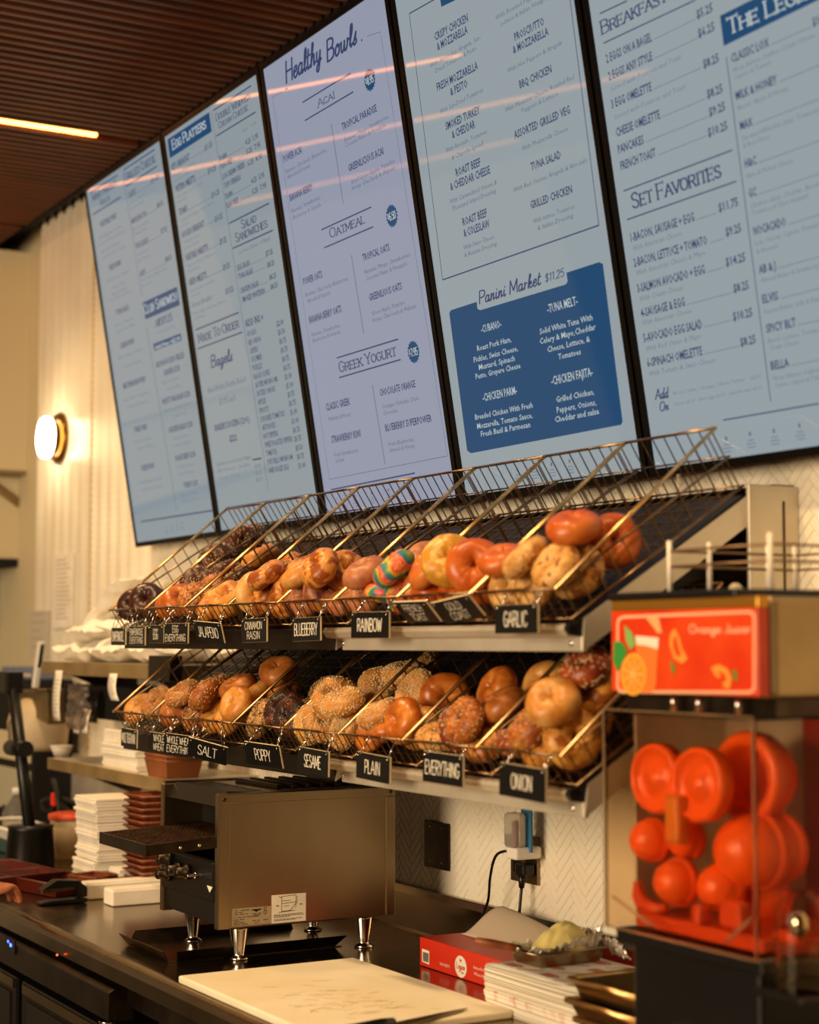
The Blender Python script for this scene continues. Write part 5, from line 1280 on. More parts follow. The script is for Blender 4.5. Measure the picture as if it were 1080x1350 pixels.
b = MB(); b.tube(smooth([Vector((q.x-.004, -.036, q.z-.034)), Vector((q.x-.003, -.042, q.z-.08)), Vector((q.x-.002, -.050, q.z-.14)), Vector((q.x, -.056, ZC+.006))]), .0034, 8); b.build('cable', M['black'], t)
# ------------------------------------------------------------------ orange juicer
JX0, JX1, JYF, JYB = -2.245, -1.887, -.50, -.10
t = thing('orange_juicer', 'orange juicing machine with red picture panel and clear front cover', 'juicer', (-2.06, -.3, ZC))
b = MB(); b.box((JX0, JYF+.02, 1.53), (JX1, JYB, 1.678)); b.build('housing', noisy(mat('warm_steel', 'a08a63', .42, .85), '957f58', 'ad9770', 5), t, bev=.012, seg=3)
b = MB(); b.box((JX0-.004, JYF-.004, 1.678), (JX1-.05, JYB+.02, 1.690)); b.build('dark_lid', M['black'], t, bev=.003)
b = MB(); b.box((JX0+.004, JYF-.002, 1.661), (JX1-.004, JYF+.02, 1.678)); b.build('gold_trim', mat('gold_trim', 'c08a35', .35, .8), t, bev=.002)
red = noisy(mat('panel_red', 'd0300e', .35), 'c82408', 'dc4814', 9, .3, .7)
b = MB(); b.box((JX0+.004, JYF-.003, 1.534), (JX1-.004, JYF+.018, 1.661)); pn = b.build('picture_panel', red, t, bev=.002)
y_ = JYF-.0036
def jp(u, v): p = atY(u, v, y_); return p
def poly_px(pts, nm, m, par, dy=0):
    b = MB(); b.add([jp(u, v)+Vector((0, dy, 0)) for u, v in pts], [tuple(range(len(pts)))]); return b.build(nm, m, par, fix=False)
pale = mat('panel_pale', 'f0b08a', .4)
b = MB()
def rr(u0, v0, u1, v1, r, sk=(0, 0)):
    o = []
    for cx, cy, a0 in ((u1-r, v1-r, 0), (u0+r, v1-r, 90), (u0+r, v0+r, 180), (u1-r, v0+r, 270)):
        for k in range(5): q = math.radians(a0+k*22.5); o.append((cx+r*math.cos(q), cy+r*math.sin(q)))
    return o
def skew(pts): return [(u, v+(u-808)/195*(-8 if v < 860 else 1)) for u, v in pts]
outer, inner = skew(rr(813, 812, 996, 914, 9)), skew(rr(816, 816, 993, 910, 7)); n_ = len(outer)
b.add([jp(*p) for p in outer+inner], [(i, (i+1) % n_, n_+(i+1) % n_, n_+i) for i in range(n_)]); b.build('panel_border', pale, pn, fix=False)
poly_px([(838, 838), (869, 841), (865, 905), (860, 913), (846, 913), (842, 905)], 'juice_glass', mat('juice_orange', 'e8762e', .4), pn, -.0004)
poly_px([(838, 838), (869, 841), (868, 856), (852, 851), (840, 850)], 'glass_rim', mat('milky_rim', 'eeddc8', .4), pn, -.0008)
def ell(cu, cv, a, c, n=28, rot=0): return [(cu+a*math.cos(q)*math.cos(rot)-c*math.sin(q)*math.sin(rot), cv+a*math.cos(q)*math.sin(rot)+c*math.sin(q)*math.cos(rot)) for q in [2*math.pi*k/n for k in range(n)]]
poly_px(ell(836, 889, 17, 28), 'orange_slice', mat('slice_rind', 'f0a83c', .4), pn, -.0012)
poly_px(ell(836, 889, 14, 24), 'slice_flesh', mat('slice_flesh', 'e88a24', .4), pn, -.0016)
b = MB(); c0 = jp(836, 889)
for k in range(9):
    q = 2*math.pi*k/9; e = jp(836+13*math.cos(q), 889+22*math.sin(q)); d = (e-c0); s_ = Vector((-d.z, 0, d.x)).normalized()*.0007; b.add([c0-s_+Vector((0, -.002, 0)), e-s_+Vector((0, -.002, 0)), e+s_+Vector((0, -.002, 0)), c0+s_+Vector((0, -.002, 0))], [(0, 1, 2, 3)])
b.build('slice_segments', mat('slice_pith', 'f6cf7c', .5), pn, fix=False)
poly_px([(824, 824), (834, 834), (838, 850), (832, 857), (826, 846)], 'leaf', mat('pale_leaf', '7fae5c', .5), pn, -.0008)
poly_px([(810, 846), (820, 846), (828, 858), (822, 872), (815, 885), (809, 872)], 'leaf', mat('green_leaf', '2f8a33', .5), pn, -.0010)
wed = mat('wedge', 'f0953c', .4)
poly_px([(890, 828), (896, 840), (900, 856), (907, 868), (900, 875), (889, 868), (883, 850), (884, 836)], 'orange_wedge', wed, pn, -.0004)
poly_px([(892, 838), (895, 852), (899, 864), (893, 866), (888, 854), (888, 842)], 'wedge_flesh', red, pn, -.0008)
poly_px([(938, 880), (948, 876), (960, 882), (965, 895), (962, 908), (955, 906), (952, 894), (944, 892)], 'orange_wedge', wed, pn, -.0004)
poly_px([(946, 884), (956, 888), (959, 898), (954, 899), (950, 890)], 'wedge_flesh', red, pn, -.0008)
gl = bpy.data.materials['green_leaf']
poly_px([(884, 872), (888, 873), (891, 886), (887, 888)], 'leaf', gl, pn, -.0004)
poly_px([(966, 884), (970, 882), (973, 895), (969, 898)], 'leaf', gl, pn, -.0004)
poly_px([(851, 813), (868, 812), (873, 834), (868, 835)], 'pale_straw', mat('straw_pale', 'f0a86c', .4), pn, -.0003)
b = MB(); p = jp(909, 834.5); stroke_text(b, 'Orange Juicer', p, (1, 0, 0), (0, 0, 1), .0125, jp(990, 827).x-p.x, .19, .8)
b.build('lettering', mat('panel_letters', 'f6bd98', .4), pn, fix=False)
# clear cover
clear = mat('clear_cover', 'f6e6cf', .10, trans=1, ior=1.14, spec=.4)
b = MB(); x0, x1, y0, y1, z0, z1 = JX0-.006, JX1-.005, JYF-.012, -.27, 1.165, 1.505; w_ = .004
b.box((x0, y0, z0), (x1, y0+w_, z1)); b.box((x1-w_, y0+w_, z0), (x1, y1, z1)); b.box((x0, y0+w_, z0), (x0+w_, y1, z1)); b.box((x0+w_, y0+w_, z1-w_), (x1-w_, y1, z1)); b.build('clear_cover', clear, t)
b = MB(); ed = mat('cover_edges', 'e6c8a0', .25, trans=.85, ior=1.1)
for a, c in (((x1-.002, y0, z0), (x1-.002, y0, z1)), ((x0, y0, z0), (x1, y0, z0)), ((x0, y0, z1), (x1, y0, z1)), ((x0, y0, z0), (x0, y0, z1)), ((x1, y0, z0), (x1, y1, z0))): b.tube([a, c], .0018, 6)
for u0, v0, u1, v1 in ((808, 1182, 862, 1222), (958, 1242, 990, 1212)): b.tube([atY(u0, v0, y0-.001), atY(u1, v1, y0-.001)], .0028, 6)
b.build('cover_edges', ed, t)
b = MB(); b.box((JX0+.004, -.27, 1.17), (JX1-.17, -.26, 1.525)); b.build('back_plate', M['steel_lip'], t)
b = MB(); b.box((JX0, JYF+.045, 1.17), (JX0+.004, -.26, 1.505)); b.build('side_plate', M['steel_lip'], t)
b = MB(); b.box((JX1-.17, -.27, 1.17), (JX1-.004, -.255, 1.525)); b.build('red_back_plate', mat('red_plastic', 'b3200c', .4), t)
b = MB(); b.box((JX0, JYF+.03, 1.505), (JX1-.004, JYB, 1.53)); b.build('neck', M['steel_dark'], t)
for x in (-2.10, -2.04, -1.95):
    b = MB(); b.cyl((x, JYF+.01, 1.508), (x, JYF+.01, 1.532), .005, 10); b.build('clip_pin', M['chrome'], t)
org = mat('orange_plastic', 'f4601c', .33, spec=.5); org2 = mat('orange_plastic_deep', 'd2420e', .45)
AXJ = Vector((.06, -.99, .02)).normalized(); QJ = AXJ.to_track_quat('Z', 'Y').to_matrix()
def at_(u, v, y): return atY(u, v, y)
for u, v, r, nm in ((869, 1026, .055, 'disc'), (926, 1034, .057, 'disc')):
    c = at_(u, v, -.462); b = MB(); b.lathe([(0, -.03), (r*.6, -.03), (r, -.012), (r, .006), (r*.93, .014), (r*.84, .011), (r*.80, .004), (.022, .004), (.018, .012), (0, .014)], c, 36, M=QJ); b.build('pressing_disc', org, t)
c = at_(990, 1024, -.38); b = MB(); b.lathe([(0, -.05), (.05, -.05), (.068, -.02), (.070, .008), (.066, .016), (.052, .016), (.047, .0), (.03, -.022), (0, -.03)], c, 36, M=QJ); b.build('squeezing_cup', org, t)
for u, v, r, y in ((858, 1108, .033, -.462), (905, 1106, .030, -.43), (892, 1163, .035, -.46), (990, 1122, .056, -.40), (1020, 1118, .050, -.36), (951, 1170, .036, -.43), (1005, 1180, .042, -.35)):
    c = at_(u, v, y); b = MB(); b.ball(c, r, 28, 16); d = b.build('squeezing_ball', org, t)
    b = MB(); b.lathe([(r*.80, -.008), (r*1.06, -.008), (r*1.08, 0), (r*1.06, .008), (r*.8, .008)], c-AXJ*r*.25, 28, M=QJ); b.build('ball_collar', org, d)
c0 = at_(843, 1165, -.47); b = MB(); pts = [at_(u, v, -.47) for u, v in ((842, 1162), (843, 1180), (850, 1193), (864, 1199), (880, 1197))]; b.tube(pts, [.007, .012, .014, .012, .006], 10); b.build('peel_guide', org2, t)
for u, v, w2, h2 in ((893, 1080, .034, .075), (970, 1205, .05, .04), (925, 1205, .022, .03)):
    c = at_(u, v, -.478); b = MB(); b.box((c.x-w2/2, c.y-.012, c.z-h2/2), (c.x+w2/2, c.y+.012, c.z+h2/2)); b.build('peel_ejector', org2 if v > 1100 else mat('amber_plastic', 'd9782c', .3), t, bev=.006)
b = MB(); b.box((JX0+.03, JYF+.02, 1.168), (JX1-.03, -.275, 1.19)); b.build('pulp_grille', org2, t, bev=.004)
b = MB(); b.box((JX0+.03, JYF+.015, ZC), (JX1-.03, JYB, 1.163)); b.build('base', M['black'], t, bev=.006)
b = MB(); b.box((JX0+.01, JYF-.004, 1.142), (JX1-.004, JYB, 1.165)); b.build('drip_ledge', M['black'], t, bev=.004)
# domed clear tap guard on the right flank of the base
c = Vector((-1.842, -.475, 1.13)); b = MB()
b.lathe([(.034, 0), (.036, .002), (.036, .105), (.031, .122), (.018, .134), (0, .138), (0, .135), (.017, .131), (.029, .119), (.0335, .104), (.0335, .003), (.034, 0)], c, 28); tg = b.build('tap_guard', clear, t)
b = MB(); b.ball(c+Vector((-.006, 0, .09)), (.016, .014, .02), 14, 8); b.build('tap_spout', M['chrome'], tg)
b = MB(); b.cyl(c+Vector((-.05, .0, .07)), c+Vector((0, 0, .07)), .009, 12); b.build('tap_stem', org2, tg)
b = MB(); b.box((-1.90, -.515, 1.118), (-1.80, -.435, 1.130)); b.build('tap_shelf', M['black'], t, bev=.003)
# wire feed rack on top
t = thing('wire_feed_rack', 'white wire feed rack on top of the orange juicer', 'wire rack', (-2.1, -.3, 1.69))
wm = mat('white_wire', 'efe4d0', .35)
posts = [(-2.2, -.416), (-2.2, -.334), (-2.2, -.209), (-2.2, -.150), (-2.03, -.150), (-1.96, -.416)]
for x, y in posts:
    b = MB(); b.tube([(x, y, 1.690), (x, y, 1.775)], .0042, 8); b.build('upright', wm, t)
BWIRE = mat('brown_wire', '8a6a48', .4, .6)
loop = [(-2.2, -.416), (-2.2, -.150), (-1.96, -.150), (-1.96, -.416)]
for z in (1.733, 1.758):
    b = MB(); b.tube([(x, y, z) for x, y in loop], .0022, 8, closed=True); b.build('rail', BWIRE, t)
q = atX(970, 776, -2.19); b = MB(); b.ball((q.x, q.y, 1.697), .012, 14, 10); b.build('foot_knob', M['signcore'], t)
# ------------------------------------------------------------------ steel pans at the lower right
def pan(name, label, x0, y0, x1, y1, z0, h, group=None, handle=False):
    t = thing(name, label, 'pan', ((x0+x1)/2, (y0+y1)/2, z0), group)
    b = MB(); w_ = .002; i = .014
    lo = [(x0+i, y0+i), (x1-i, y0+i), (x1-i, y1-i), (x0+i, y1-i)]; up = [(x0+.004, y0+.004), (x1-.004, y0+.004), (x1-.004, y1-.004), (x0+.004, y1-.004)]
    b.add([(x, y, z0+.001) for x, y in lo]+[(x, y, z0+h) for x, y in up], [(0, 1, 2, 3)]+[(k, (k+1) % 4, 4+(k+1) % 4, 4+k) for k in range(4)]); b.build('bowl', M['steel'], t, solid=.0015)
    b = MB(); b.tube([(x0, y0, z0+h), (x1, y0, z0+h), (x1, y1, z0+h), (x0, y1, z0+h)], .0055, 8, closed=True); b.build('rolled_rim', M['chrome'] if handle else M['rod'], t)
    return t
cx_ = atZ(845, 1318, 1.035)
for k, lb in enumerate(['bottom tray of the steel stack beside the deli paper', 'second lowest tray of the steel stack beside the deli paper', 'second highest tray of the steel stack beside the deli paper', 'topmost tray of the steel stack beside the deli paper, rim catching light']):
    o_ = (0, .006, -.004, 0)[k]
    pan('steel_pan', lb, -2.482+o_, cx_.y+o_, cx_.x+o_, -.07+o_*.3, ZC+.001+.031*k, (.026, .026, .026, .031)[k], 'stacked steel trays below the juicer')
t = thing('steel_bin', 'deep steel bin in front of the juicer at the lower right', 'bin', (-1.95, -.56, ZC))
b = MB(); 
x0, x1, y0, y1, z0, z1 = -2.16, -1.75, -.60, -.515, ZC+.001, 1.005
b.add([(x0+.01, y0+.01, z0), (x1-.01, y0+.01, z0), (x1-.01, y1-.01, z0), (x0+.01, y1-.01, z0), (x0, y0, z1), (x1, y0, z1), (x1, y1, z1), (x0, y1, z1)], [(0, 1, 2, 3)]+[(k, (k+1) % 4, 4+(k+1) % 4, 4+k) for k in range(4)]); b.build('bin_body', M['steel'], t, solid=.002)
b = MB(); b.tube([(x0, y0, z1), (x1, y0, z1), (x1, y1, z1), (x0, y1, z1)], .006, 8, closed=True); b.build('rolled_rim', M['chrome'], t)
# ------------------------------------------------------------------ wax paper box, deli paper, butter
RED = noisy(mat('box_red', 'd8301a', .4), 'd02a16', 'de3a22', 6)
t = thing('wax_paper_box', 'red cardboard box of waxed paper sheets with a white round emblem', 'box', (-3.13, -.14, ZC))
bx0, bx1, by0, by1, bz1 = -3.305, -2.955, -.243, -.05, ZC+.062
b = MB(); b.box((bx0, by0, ZC+.001), (bx1, by1, bz1)); bxo = b.build('carton', RED, t, bev=.0015)
fy = by0-.0006
def fb(u, v): return atY(u, v, fy)
b = MB(); P = [fb(556.5, 1250.5), fb(566, 1254), fb(566, 1272), fb(556.5, 1267.5)]; b.add(P, [(0, 1, 2, 3)]); b.build('barcode_label', M['paper'], bxo, fix=False)
b = MB(); rg = random.Random(4); x = P[0].x+.004; zt, zb = P[0].z-.006, P[3].z+.004
while x < P[1].x-.003:
    w_ = rg.choice((.0006, .001, .0016)); b.add([(x, fy-.0005, zb-.002), (x+w_, fy-.0005, zb-.002), (x+w_, fy-.0005, zt), (x, fy-.0005, zt)], [(0, 1, 2, 3)]); x += w_+rg.choice((.0008, .0012))
b.build('barcode', M['matblack'], bxo, fix=False)
c = fb(607.5, 1274.5); r_ = .0225
b = MB(); b.add([c+Vector((r_*1.05*math.cos(q), 0, r_*math.sin(q))) for q in [2*math.pi*k/36 for k in range(36)]], [tuple(range(36))]); em = b.build('round_emblem', M['paper'], bxo, fix=False)
b = MB(); o = Vector((0, -.0006, 0))
stroke_text(b, 'Logan', c+o+Vector((-.0185, 0, -.005)), (1, 0, 0), (0, 0, 1), .013, .036, .13, .5, shear=.15)
for dx in (-.003, .0005): b.add([c+o+Vector((dx, 0, .0105)), c+o+Vector((dx+.003, 0, .0105)), c+o+Vector((dx+.003, 0, .0155)), c+o+Vector((dx, 0, .0155))], [(0, 1, 2, 3)])
stroke_text(b, 'WRAP', c+o+Vector((.003, 0, -.0135)), (1, 0, 0), (0, 0, 1), .0035, .010, .14, 1)
b.build('emblem_lettering', RED, em, fix=False)
b = MB(); p = fb(580, 1272); stroke_text(b, '500 SHEETS', p, (1, 0, 0), (0, 0, 1), .005, fb(593, 1276).x-p.x, .15, 1)
p = fb(624.5, 1277); font_text(b, 'Interfolded', p, (1, 0, 0), (0, 0, 1), .0065, .058, .2); p2 = p-Vector((0, 0, .0125)); font_text(b, 'Waxed Paper', p2, (1, 0, 0), (0, 0, 1), .0065, .064, .2); flush_text()
b.build('print', M['paper'], bxo, fix=False)
wax = mat('wax_paper', 'd9c4a8', .6, trans=.15)
t = thing('wax_sheet', 'curled waxed sheet standing out of the red box', 'paper sheet', (-3.1, -.11, bz1))
b = MB()
def ws(i, j):
    x = -3.285+.30*i+.03*j*(1-i); y = -.150+.075*j; z = bz1+.001+.062*math.sin(min(1, j*1.0)*math.pi*.5)*(1-.55*i**1.6)*((i/.07)**.6 if i < .07 else 1)
    return Vector((x, y, z))
b.grid(ws, 24, 14); b.build('sheet', wax, t, solid=.0008)
# deli paper stack
t = thing('deli_paper_stack', 'thick stack of white deli paper with red prints beside the cutting board', 'paper stack', (-2.69, -.2, ZC))
px0, px1, py0, py1 = -2.860, -2.49, -.356, -.13
rg = random.Random(9); layers = [(.0, .020), (.020, .038), (.038, .084)]
for k, (za, zb) in enumerate(layers):
    b = MB(); dx = (.006, 0, .002)[k]
    n_ = int((zb-za)/.0022)
    for i in range(n_):
        z = ZC+.001+za+i*(zb-za)/n_; ex = rg.uniform(-.0025, .0025); ey = rg.uniform(-.002, .002); dz = (zb-za)/n_*.97
        if k == 2 and i > n_-6: lift_ = (i-(n_-6))*.0012
        else: lift_ = 0
        b.grid(lambda a, c, z=z, ex=ex, ey=ey, L_=lift_: Vector((px0+dx+ex+(px1-px0)*a, py0+ey+(py1-py0)*c, z+L_*a**3*2)), 8, 1, 0, False)
        k0 = len(b.v)-18
        for q in range(8):
            b.add([b.v[k0+q], b.v[k0+q+1], (b.v[k0+q+1][0], b.v[k0+q+1][1], b.v[k0+q+1][2]+dz), (b.v[k0+q][0], b.v[k0+q][1], b.v[k0+q][2]+dz)], [(0, 1, 2, 3)], 0)
        for ia, ib in ((0, 9), (17, 8)):
            A_, B_ = b.v[k0+ia], b.v[k0+ib]; b.add([A_, B_, (B_[0], B_[1], B_[2]+dz), (A_[0], A_[1], A_[2]+dz)], [(0, 1, 2, 3)], 0)
    b.build('sheet_bundle', M['paper_edge'] if k != 1 else noisy(mat('printed_edges', 'e8d8c4', .8), 'efe4d2', 'cf8a76', 9, .55, .7, stretch=(6, 6, 1)), t, fix=False)
zt = ZC+.0855
def top(a, c): return Vector((px0+.004+(px1-px0-.004)*a, py0+.002+(py1-py0)*c, zt+.012*a**3*2*(.4)+.004*math.sin(6*a+3*c)*a))
b = MB(); b.grid(top, 16, 8); tsheet = b.build('top_sheet', M['paper'], t, solid=.0008)
b = MB()
def decal(cx, cy, pts):
    b.add([top(min(max(cx+a, 0), 1), min(max(cy+c, 0), 1))+Vector((0, 0, .0012)) for a, c in pts], [tuple(range(len(pts)))])
for i in range(6):
    for j in range(4):
        cx, cy = .12+.165*i, .14+.24*j
        if (i+j) % 2 == 0:   # cup with handle
            decal(cx, cy, [(-.05, -.05), (.04, -.05), (.045, .06), (-.055, .06)]); decal(cx+.045, cy, [(0, -.03), (.03, -.01), (.03, .03), (0, .045), (0, .03), (.018, .02), (.018, 0), (0, -.015)])
        else:                # knife
            decal(cx, cy, [(-.055, -.08), (-.04, -.09), (.015, .0), (.005, .02)]); decal(cx, cy, [(.008, .02), (.02, .0), (.055, .06), (.04, .085)])
b.build('red_prints', mat('print_red', 'cf7a68', .8), tsheet, fix=False)
# butter pan
t = thing('butter_pan', 'small steel pan holding foil and butter on the deli paper', 'pan', (-2.8, -.23, zt))
R_ = Matrix.Rotation(math.radians(4), 3, 'Z'); pc_ = Vector((-2.797, -.228, 0)); zp = ZC+.0885
def pp(x, y, z): return R_ @ Vector((x, y, 0))+pc_+Vector((0, 0, z))
b = MB(); a, c = .046, .080
b.add([pp(x*(a-.008), y*(c-.008), zp) for x, y in ((-1, -1), (1, -1), (1, 1), (-1, 1))]+[pp(x*a, y*c, zp+.024) for x, y in ((-1, -1), (1, -1), (1, 1), (-1, 1))], [(0, 1, 2, 3)]+[(k, (k+1) % 4, 4+(k+1) % 4, 4+k) for k in range(4)]); b.build('pan_body', M['steel'], t, solid=.0015, bev=.004)
b = MB(); b.tube([pp(x*(a+.003), y*(c+.003), zp+.0245) for x, y in ((-1, -1), (1, -1), (1, 1), (-1, 1))], .0032, 8, closed=True); b.build('pan_rim', M['steel'], t)
foil = mat('foil', 'ece6da', .34, .65)
t = thing('foil_sheet', 'crumpled foil lining the butter pan and folding over its far corner', 'foil', (-2.8, -.22, zp))
rg = random.Random(3); b = MB(); nz = {}
from mathutils import noise as mnoise
def ff(i, j):
    x, y = (i-.5)*2, (j-.5)*2; r = max(abs(x), abs(y)); v = Vector((x*7, y*7, 1.3))
    z = zp+.010+.022*max(0, r-.55)/.45+.020*max(0, r-.8)/.2*max(0, .35*x+.85*y+.3)+.011*mnoise.noise(v)*min(1, r*1.3)+.006*mnoise.noise(v*2.7)
    return pp(x*(a+.002)+.006*mnoise.noise(v+Vector((5, 0, 0)))*r, y*(c+.000)+.008*mnoise.noise(v+Vector((0, 9, 0)))*r+.0*y, max(z, zp+.005))
b.grid(ff, 44, 44, sm=False); b.build('foil_lining', foil, t, solid=.0004)
b = MB(); q = pp(a*1.0, c*1.06, zp+.020)
def fl(i, j): v = Vector((i*6, j*6, 4)); return q+Vector((-.030+.060*i, .004+.032*j+.006*mnoise.noise(v), .020*(1-j)**1.2-.016*j+.010*mnoise.noise(v*1.5)))
b.grid(fl, 16, 14, sm=False); b.build('foil_flap', foil, t, solid=.0004)
t = thing('butter_lump', 'smeared mound of pale yellow butter in the foil lined pan', 'butter', (-2.8, -.22, zp+.02))
b = MB()
def bl(i, j):
    q_ = 2*math.pi*i; rr = j; v = Vector((math.cos(q_)*rr*2.2, math.sin(q_)*rr*2.2, .5))
    w = 1-rr**2.2; x = .046*rr*math.cos(q_)*(1+.12*mnoise.noise(v)); y = .004+.074*rr*math.sin(q_)*(1+.1*mnoise.noise(v+Vector((3, 1, 0))))
    z = zp+.018+w*(.050+.016*max(-1, y/.07))+.009*mnoise.noise(v*1.6+Vector((x*30, 0, 2)))*(1-rr*.6)+.003*math.sin(40*y+200*x*x)
    return pp(x, y, z)
b.grid(bl, 48, 22); b.build('butter', mat('butter_yellow', 'f4e08e', .42, spec=.45), t)
t = thing('butter_spreader', 'spreader with a brown wooden handle resting on the butter pan edge', 'spreader', (-2.95, -.2, zp+.04))
h0, h1, h2 = atZ(626, 1240, zp+.045), atZ(682, 1250, zp+.034), atZ(728, 1254, zp+.029)
d = (h1-h0)
b = MB(); b.tube([h0, h0+d*.06, h0+d*.4, h0+d*.8, h1], [.005, .0075, .0085, .0075, .0062], 12); b.build('wooden_handle', noisy(mat('handle_wood', '7a3d18', .4), '6a3212', '8f4c20', 20), t)
b = MB(); e = h1-d.normalized()*.002; b.tube([e, e+d.normalized()*.012], .007, 12); b.build('ferrule', M['steel'], t)
b = MB(); dd = (h2-h1).normalized(); s_ = Vector((-dd.y, dd.x, 0)); L = (h2-h1).length
b.add([h1+dd*x+s_*y+Vector((0, 0, z)) for z in (0, .0016) for x, y in ((.008, -.004), (.02, -.013), (L, -.012), (L+.006, 0), (L, .012), (.02, .013), (.008, .004))], [tuple(range(7))[::-1], tuple(range(7, 14))]+[(i, (i+1) % 7, 7+(i+1) % 7, 7+i) for i in range(7)]); b.build('blade', M['steel'], t)
# ------------------------------------------------------------------ left end: shelves, papers, trays, equipment
def wall_shelf(nm, label, uvL, uvR, y, z0, z1):
    xl, xr = atY(*uvL, y).x, atY(*uvR, y).x
    t = thing(nm, label, 'shelf', ((xl+xr)/2, y/2, z0))
    b = MB(); b.box((xl, y, z1-.004), (xr, -.001, z1)); b.build('shelf_plate', M['steel_lip'], t)
    b = MB(); b.box((xl, y-.002, z0), (xr, y+.006, z1+.001)); b.build('front_lip', noisy(mat('tan_steel', 'b59a6a', .4, .7), 'a88d5e', 'c2a878', 6), t, bev=.002)
    for x in (xl+.12, xr-.12):
        b = MB(); b.prism([(-.001, z0-.10), (-.001, z1-.005), (y+.04, z1-.005), (y+.04, z0+.005)], (x-.008, 0, 0), (0, 1, 0), (0, 0, 1), (.016, 0, 0)); b.build('bracket', M['steel_dark'], t)
    return t, xl, xr
tU, uxl, uxr = wall_shelf('upper_wall_shelf', 'upper steel wall shelf heaped with white paper bags at the left', (56, 885), (195, 890), -.30, 1.505, 1.548)
b = MB(); q = atY(208, 882, -.28); b.box((uxr+.002, -.30, 1.50), (uxr+.17, -.26, 1.575)); b.build('end_block', M['steel_dark'], tU, bev=.003)
tL, lxl, lxr = wall_shelf('lower_wall_shelf', 'lower steel wall shelf with paper stack and brown baskets at the left', (63, 1022), (216, 1030), -.30, 1.185, 1.222)
# white paper bags heaped on the upper shelf
def bag(label, c, sx, sy, sz, seed, rz=0, rx=0, n=26):
    R = Matrix.Rotation(math.radians(rz), 3, 'Z') @ Matrix.Rotation(math.radians(rx), 3, 'Y')
    b = MB()
    def f(s_):
        def g(i, j):
            x, y = (i-.5)*2, (j-.5)*2; e = max(0, 1-max(abs(x), abs(y))**4); v = Vector((x*1.6+seed, y*1.6, .5))
            z = s_*e*sz*.42+mnoise.noise(v*1.1)*sz*.22+mnoise.noise(v*2.9)*sz*.12+.06*sz*math.sin(9*x+seed)*e*(s_ > 0)
            return R @ Vector((x*sx/2*(1+.04*mnoise.noise(v*1.7)), y*sy/2*(1+.05*mnoise.noise(v*1.3+Vector((4, 0, 0)))), z))+Vector((0, 0, sz/2))+Vector(c)
        return g
    b.grid(f(1), n, n, sm=True); b.grid(f(-1), n, n, sm=True); o = b.build('paper_bag', M['paper'], None, loc=c)
    return tag(o, label, 'paper bag', 'white paper bags on the upper shelf')
Z_ = 1.549
bag('flat white bag at the left end of the upper shelf heap', (-5.59, -.155, Z_), .30, .27, .075, 1, 4)
bag('flat white bag at the middle of the upper shelf heap', (-5.27, -.155, Z_), .30, .27, .08, 4, -3)
bag('flat white bag at the right end of the upper shelf heap', (-4.95, -.155, Z_), .30, .27, .08, 9, 3)
bag('white bag on the second layer at the left of the heap', (-5.50, -.155, Z_+.068), .34, .26, .075, 13, -5)
bag('white bag on the second layer at the right of the heap', (-5.12, -.155, Z_+.072), .36, .26, .075, 17, 4)
bag('white bag leaning up to the peak of the heap', (-5.40, -.14, Z_+.165), .30, .22, .07, 21, 5, -26)
bag('white bag topping the heap just left of the wire basket', (-5.06, -.14, Z_+.142), .32, .22, .075, 26, -5, 6)
# receipts hanging from the shelf edge
for i, (u, v0, v1, lab, wd) in enumerate(((77, 884, 950, 'long white receipt strip hanging from the upper shelf edge', .075), (149, 888, 923, 'short curled receipt strip hanging farther right on the shelf edge', .07))):
    p0, p1 = atY(u, v0, -.31), atY(u, v1, -.31); t = thing('receipt', lab, 'receipt', p0, 'receipts hanging from the upper shelf')
    b = MB(); b.grid(lambda a, c: Vector((p0.x-wd/2+wd*a+.012*c+(.03*c*c if i else 0), -.308-.012*math.sin(c*2.2), p0.z+(p1.z-p0.z)*c)), 3, 10); s_ = b.build('strip', M['paper'], t, solid=.0005)
    b = MB(); rg = random.Random(i)
    for k in range(9):
        z = p0.z+(p1.z-p0.z)*(.2+.08*k); c_ = (.2+.08*k); xx = p0.x-wd/2+.012*c_+(.03*c_*c_ if i else 0); l_ = rg.uniform(.4, .8)*wd; yy = -.3088-.012*math.sin(c_*2.2)
        b.add([(xx+.008, yy, z), (xx+.008+l_, yy, z), (xx+.008+l_, yy, z+.003), (xx+.008, yy, z+.003)], [(0, 1, 2, 3)])
    b.build('faint_print', mat('receipt_grey', 'a89f90', .8) if i == 0 else bpy.data.materials['receipt_grey'], s_, fix=False)
# notices on the tiled wall
def notice(label, u0, v0, u1, v1, m=M['paper'], rows=14):
    a, c = atY(u0, v0, .03), atY(u1, v1, .03); t = thing('wall_notice', label, 'notice', (a.x, .03, c.z))
    b = MB(); b.box((a.x, .026, c.z), (c.x, .0305, a.z)); s_ = b.build('sheet', m, t)
    b = MB(); rg = random.Random(u0)
    for k in range(rows):
        z = a.z-(a.z-c.z)*(.08+.86*k/rows); w_ = (c.x-a.x)*rg.uniform(.45, .78); x = a.x+(c.x-a.x)*.12; b.add([(x, .0255, z), (x+w_, .0255, z), (x+w_, .0255, z+.004), (x, .0255, z+.004)], [(0, 1, 2, 3)])
    b.build('printed_rows', mat('notice_grey', 'a79a80', .8), s_, fix=False)
notice('tall printed sheet taped on the tiled wall under the round light', 72, 733, 97, 827)
notice('greyish framed sheet on the wall at its far left end', 40, 806, 65, 868, mat('grey_sheet', 'c9bfae', .7), 5)
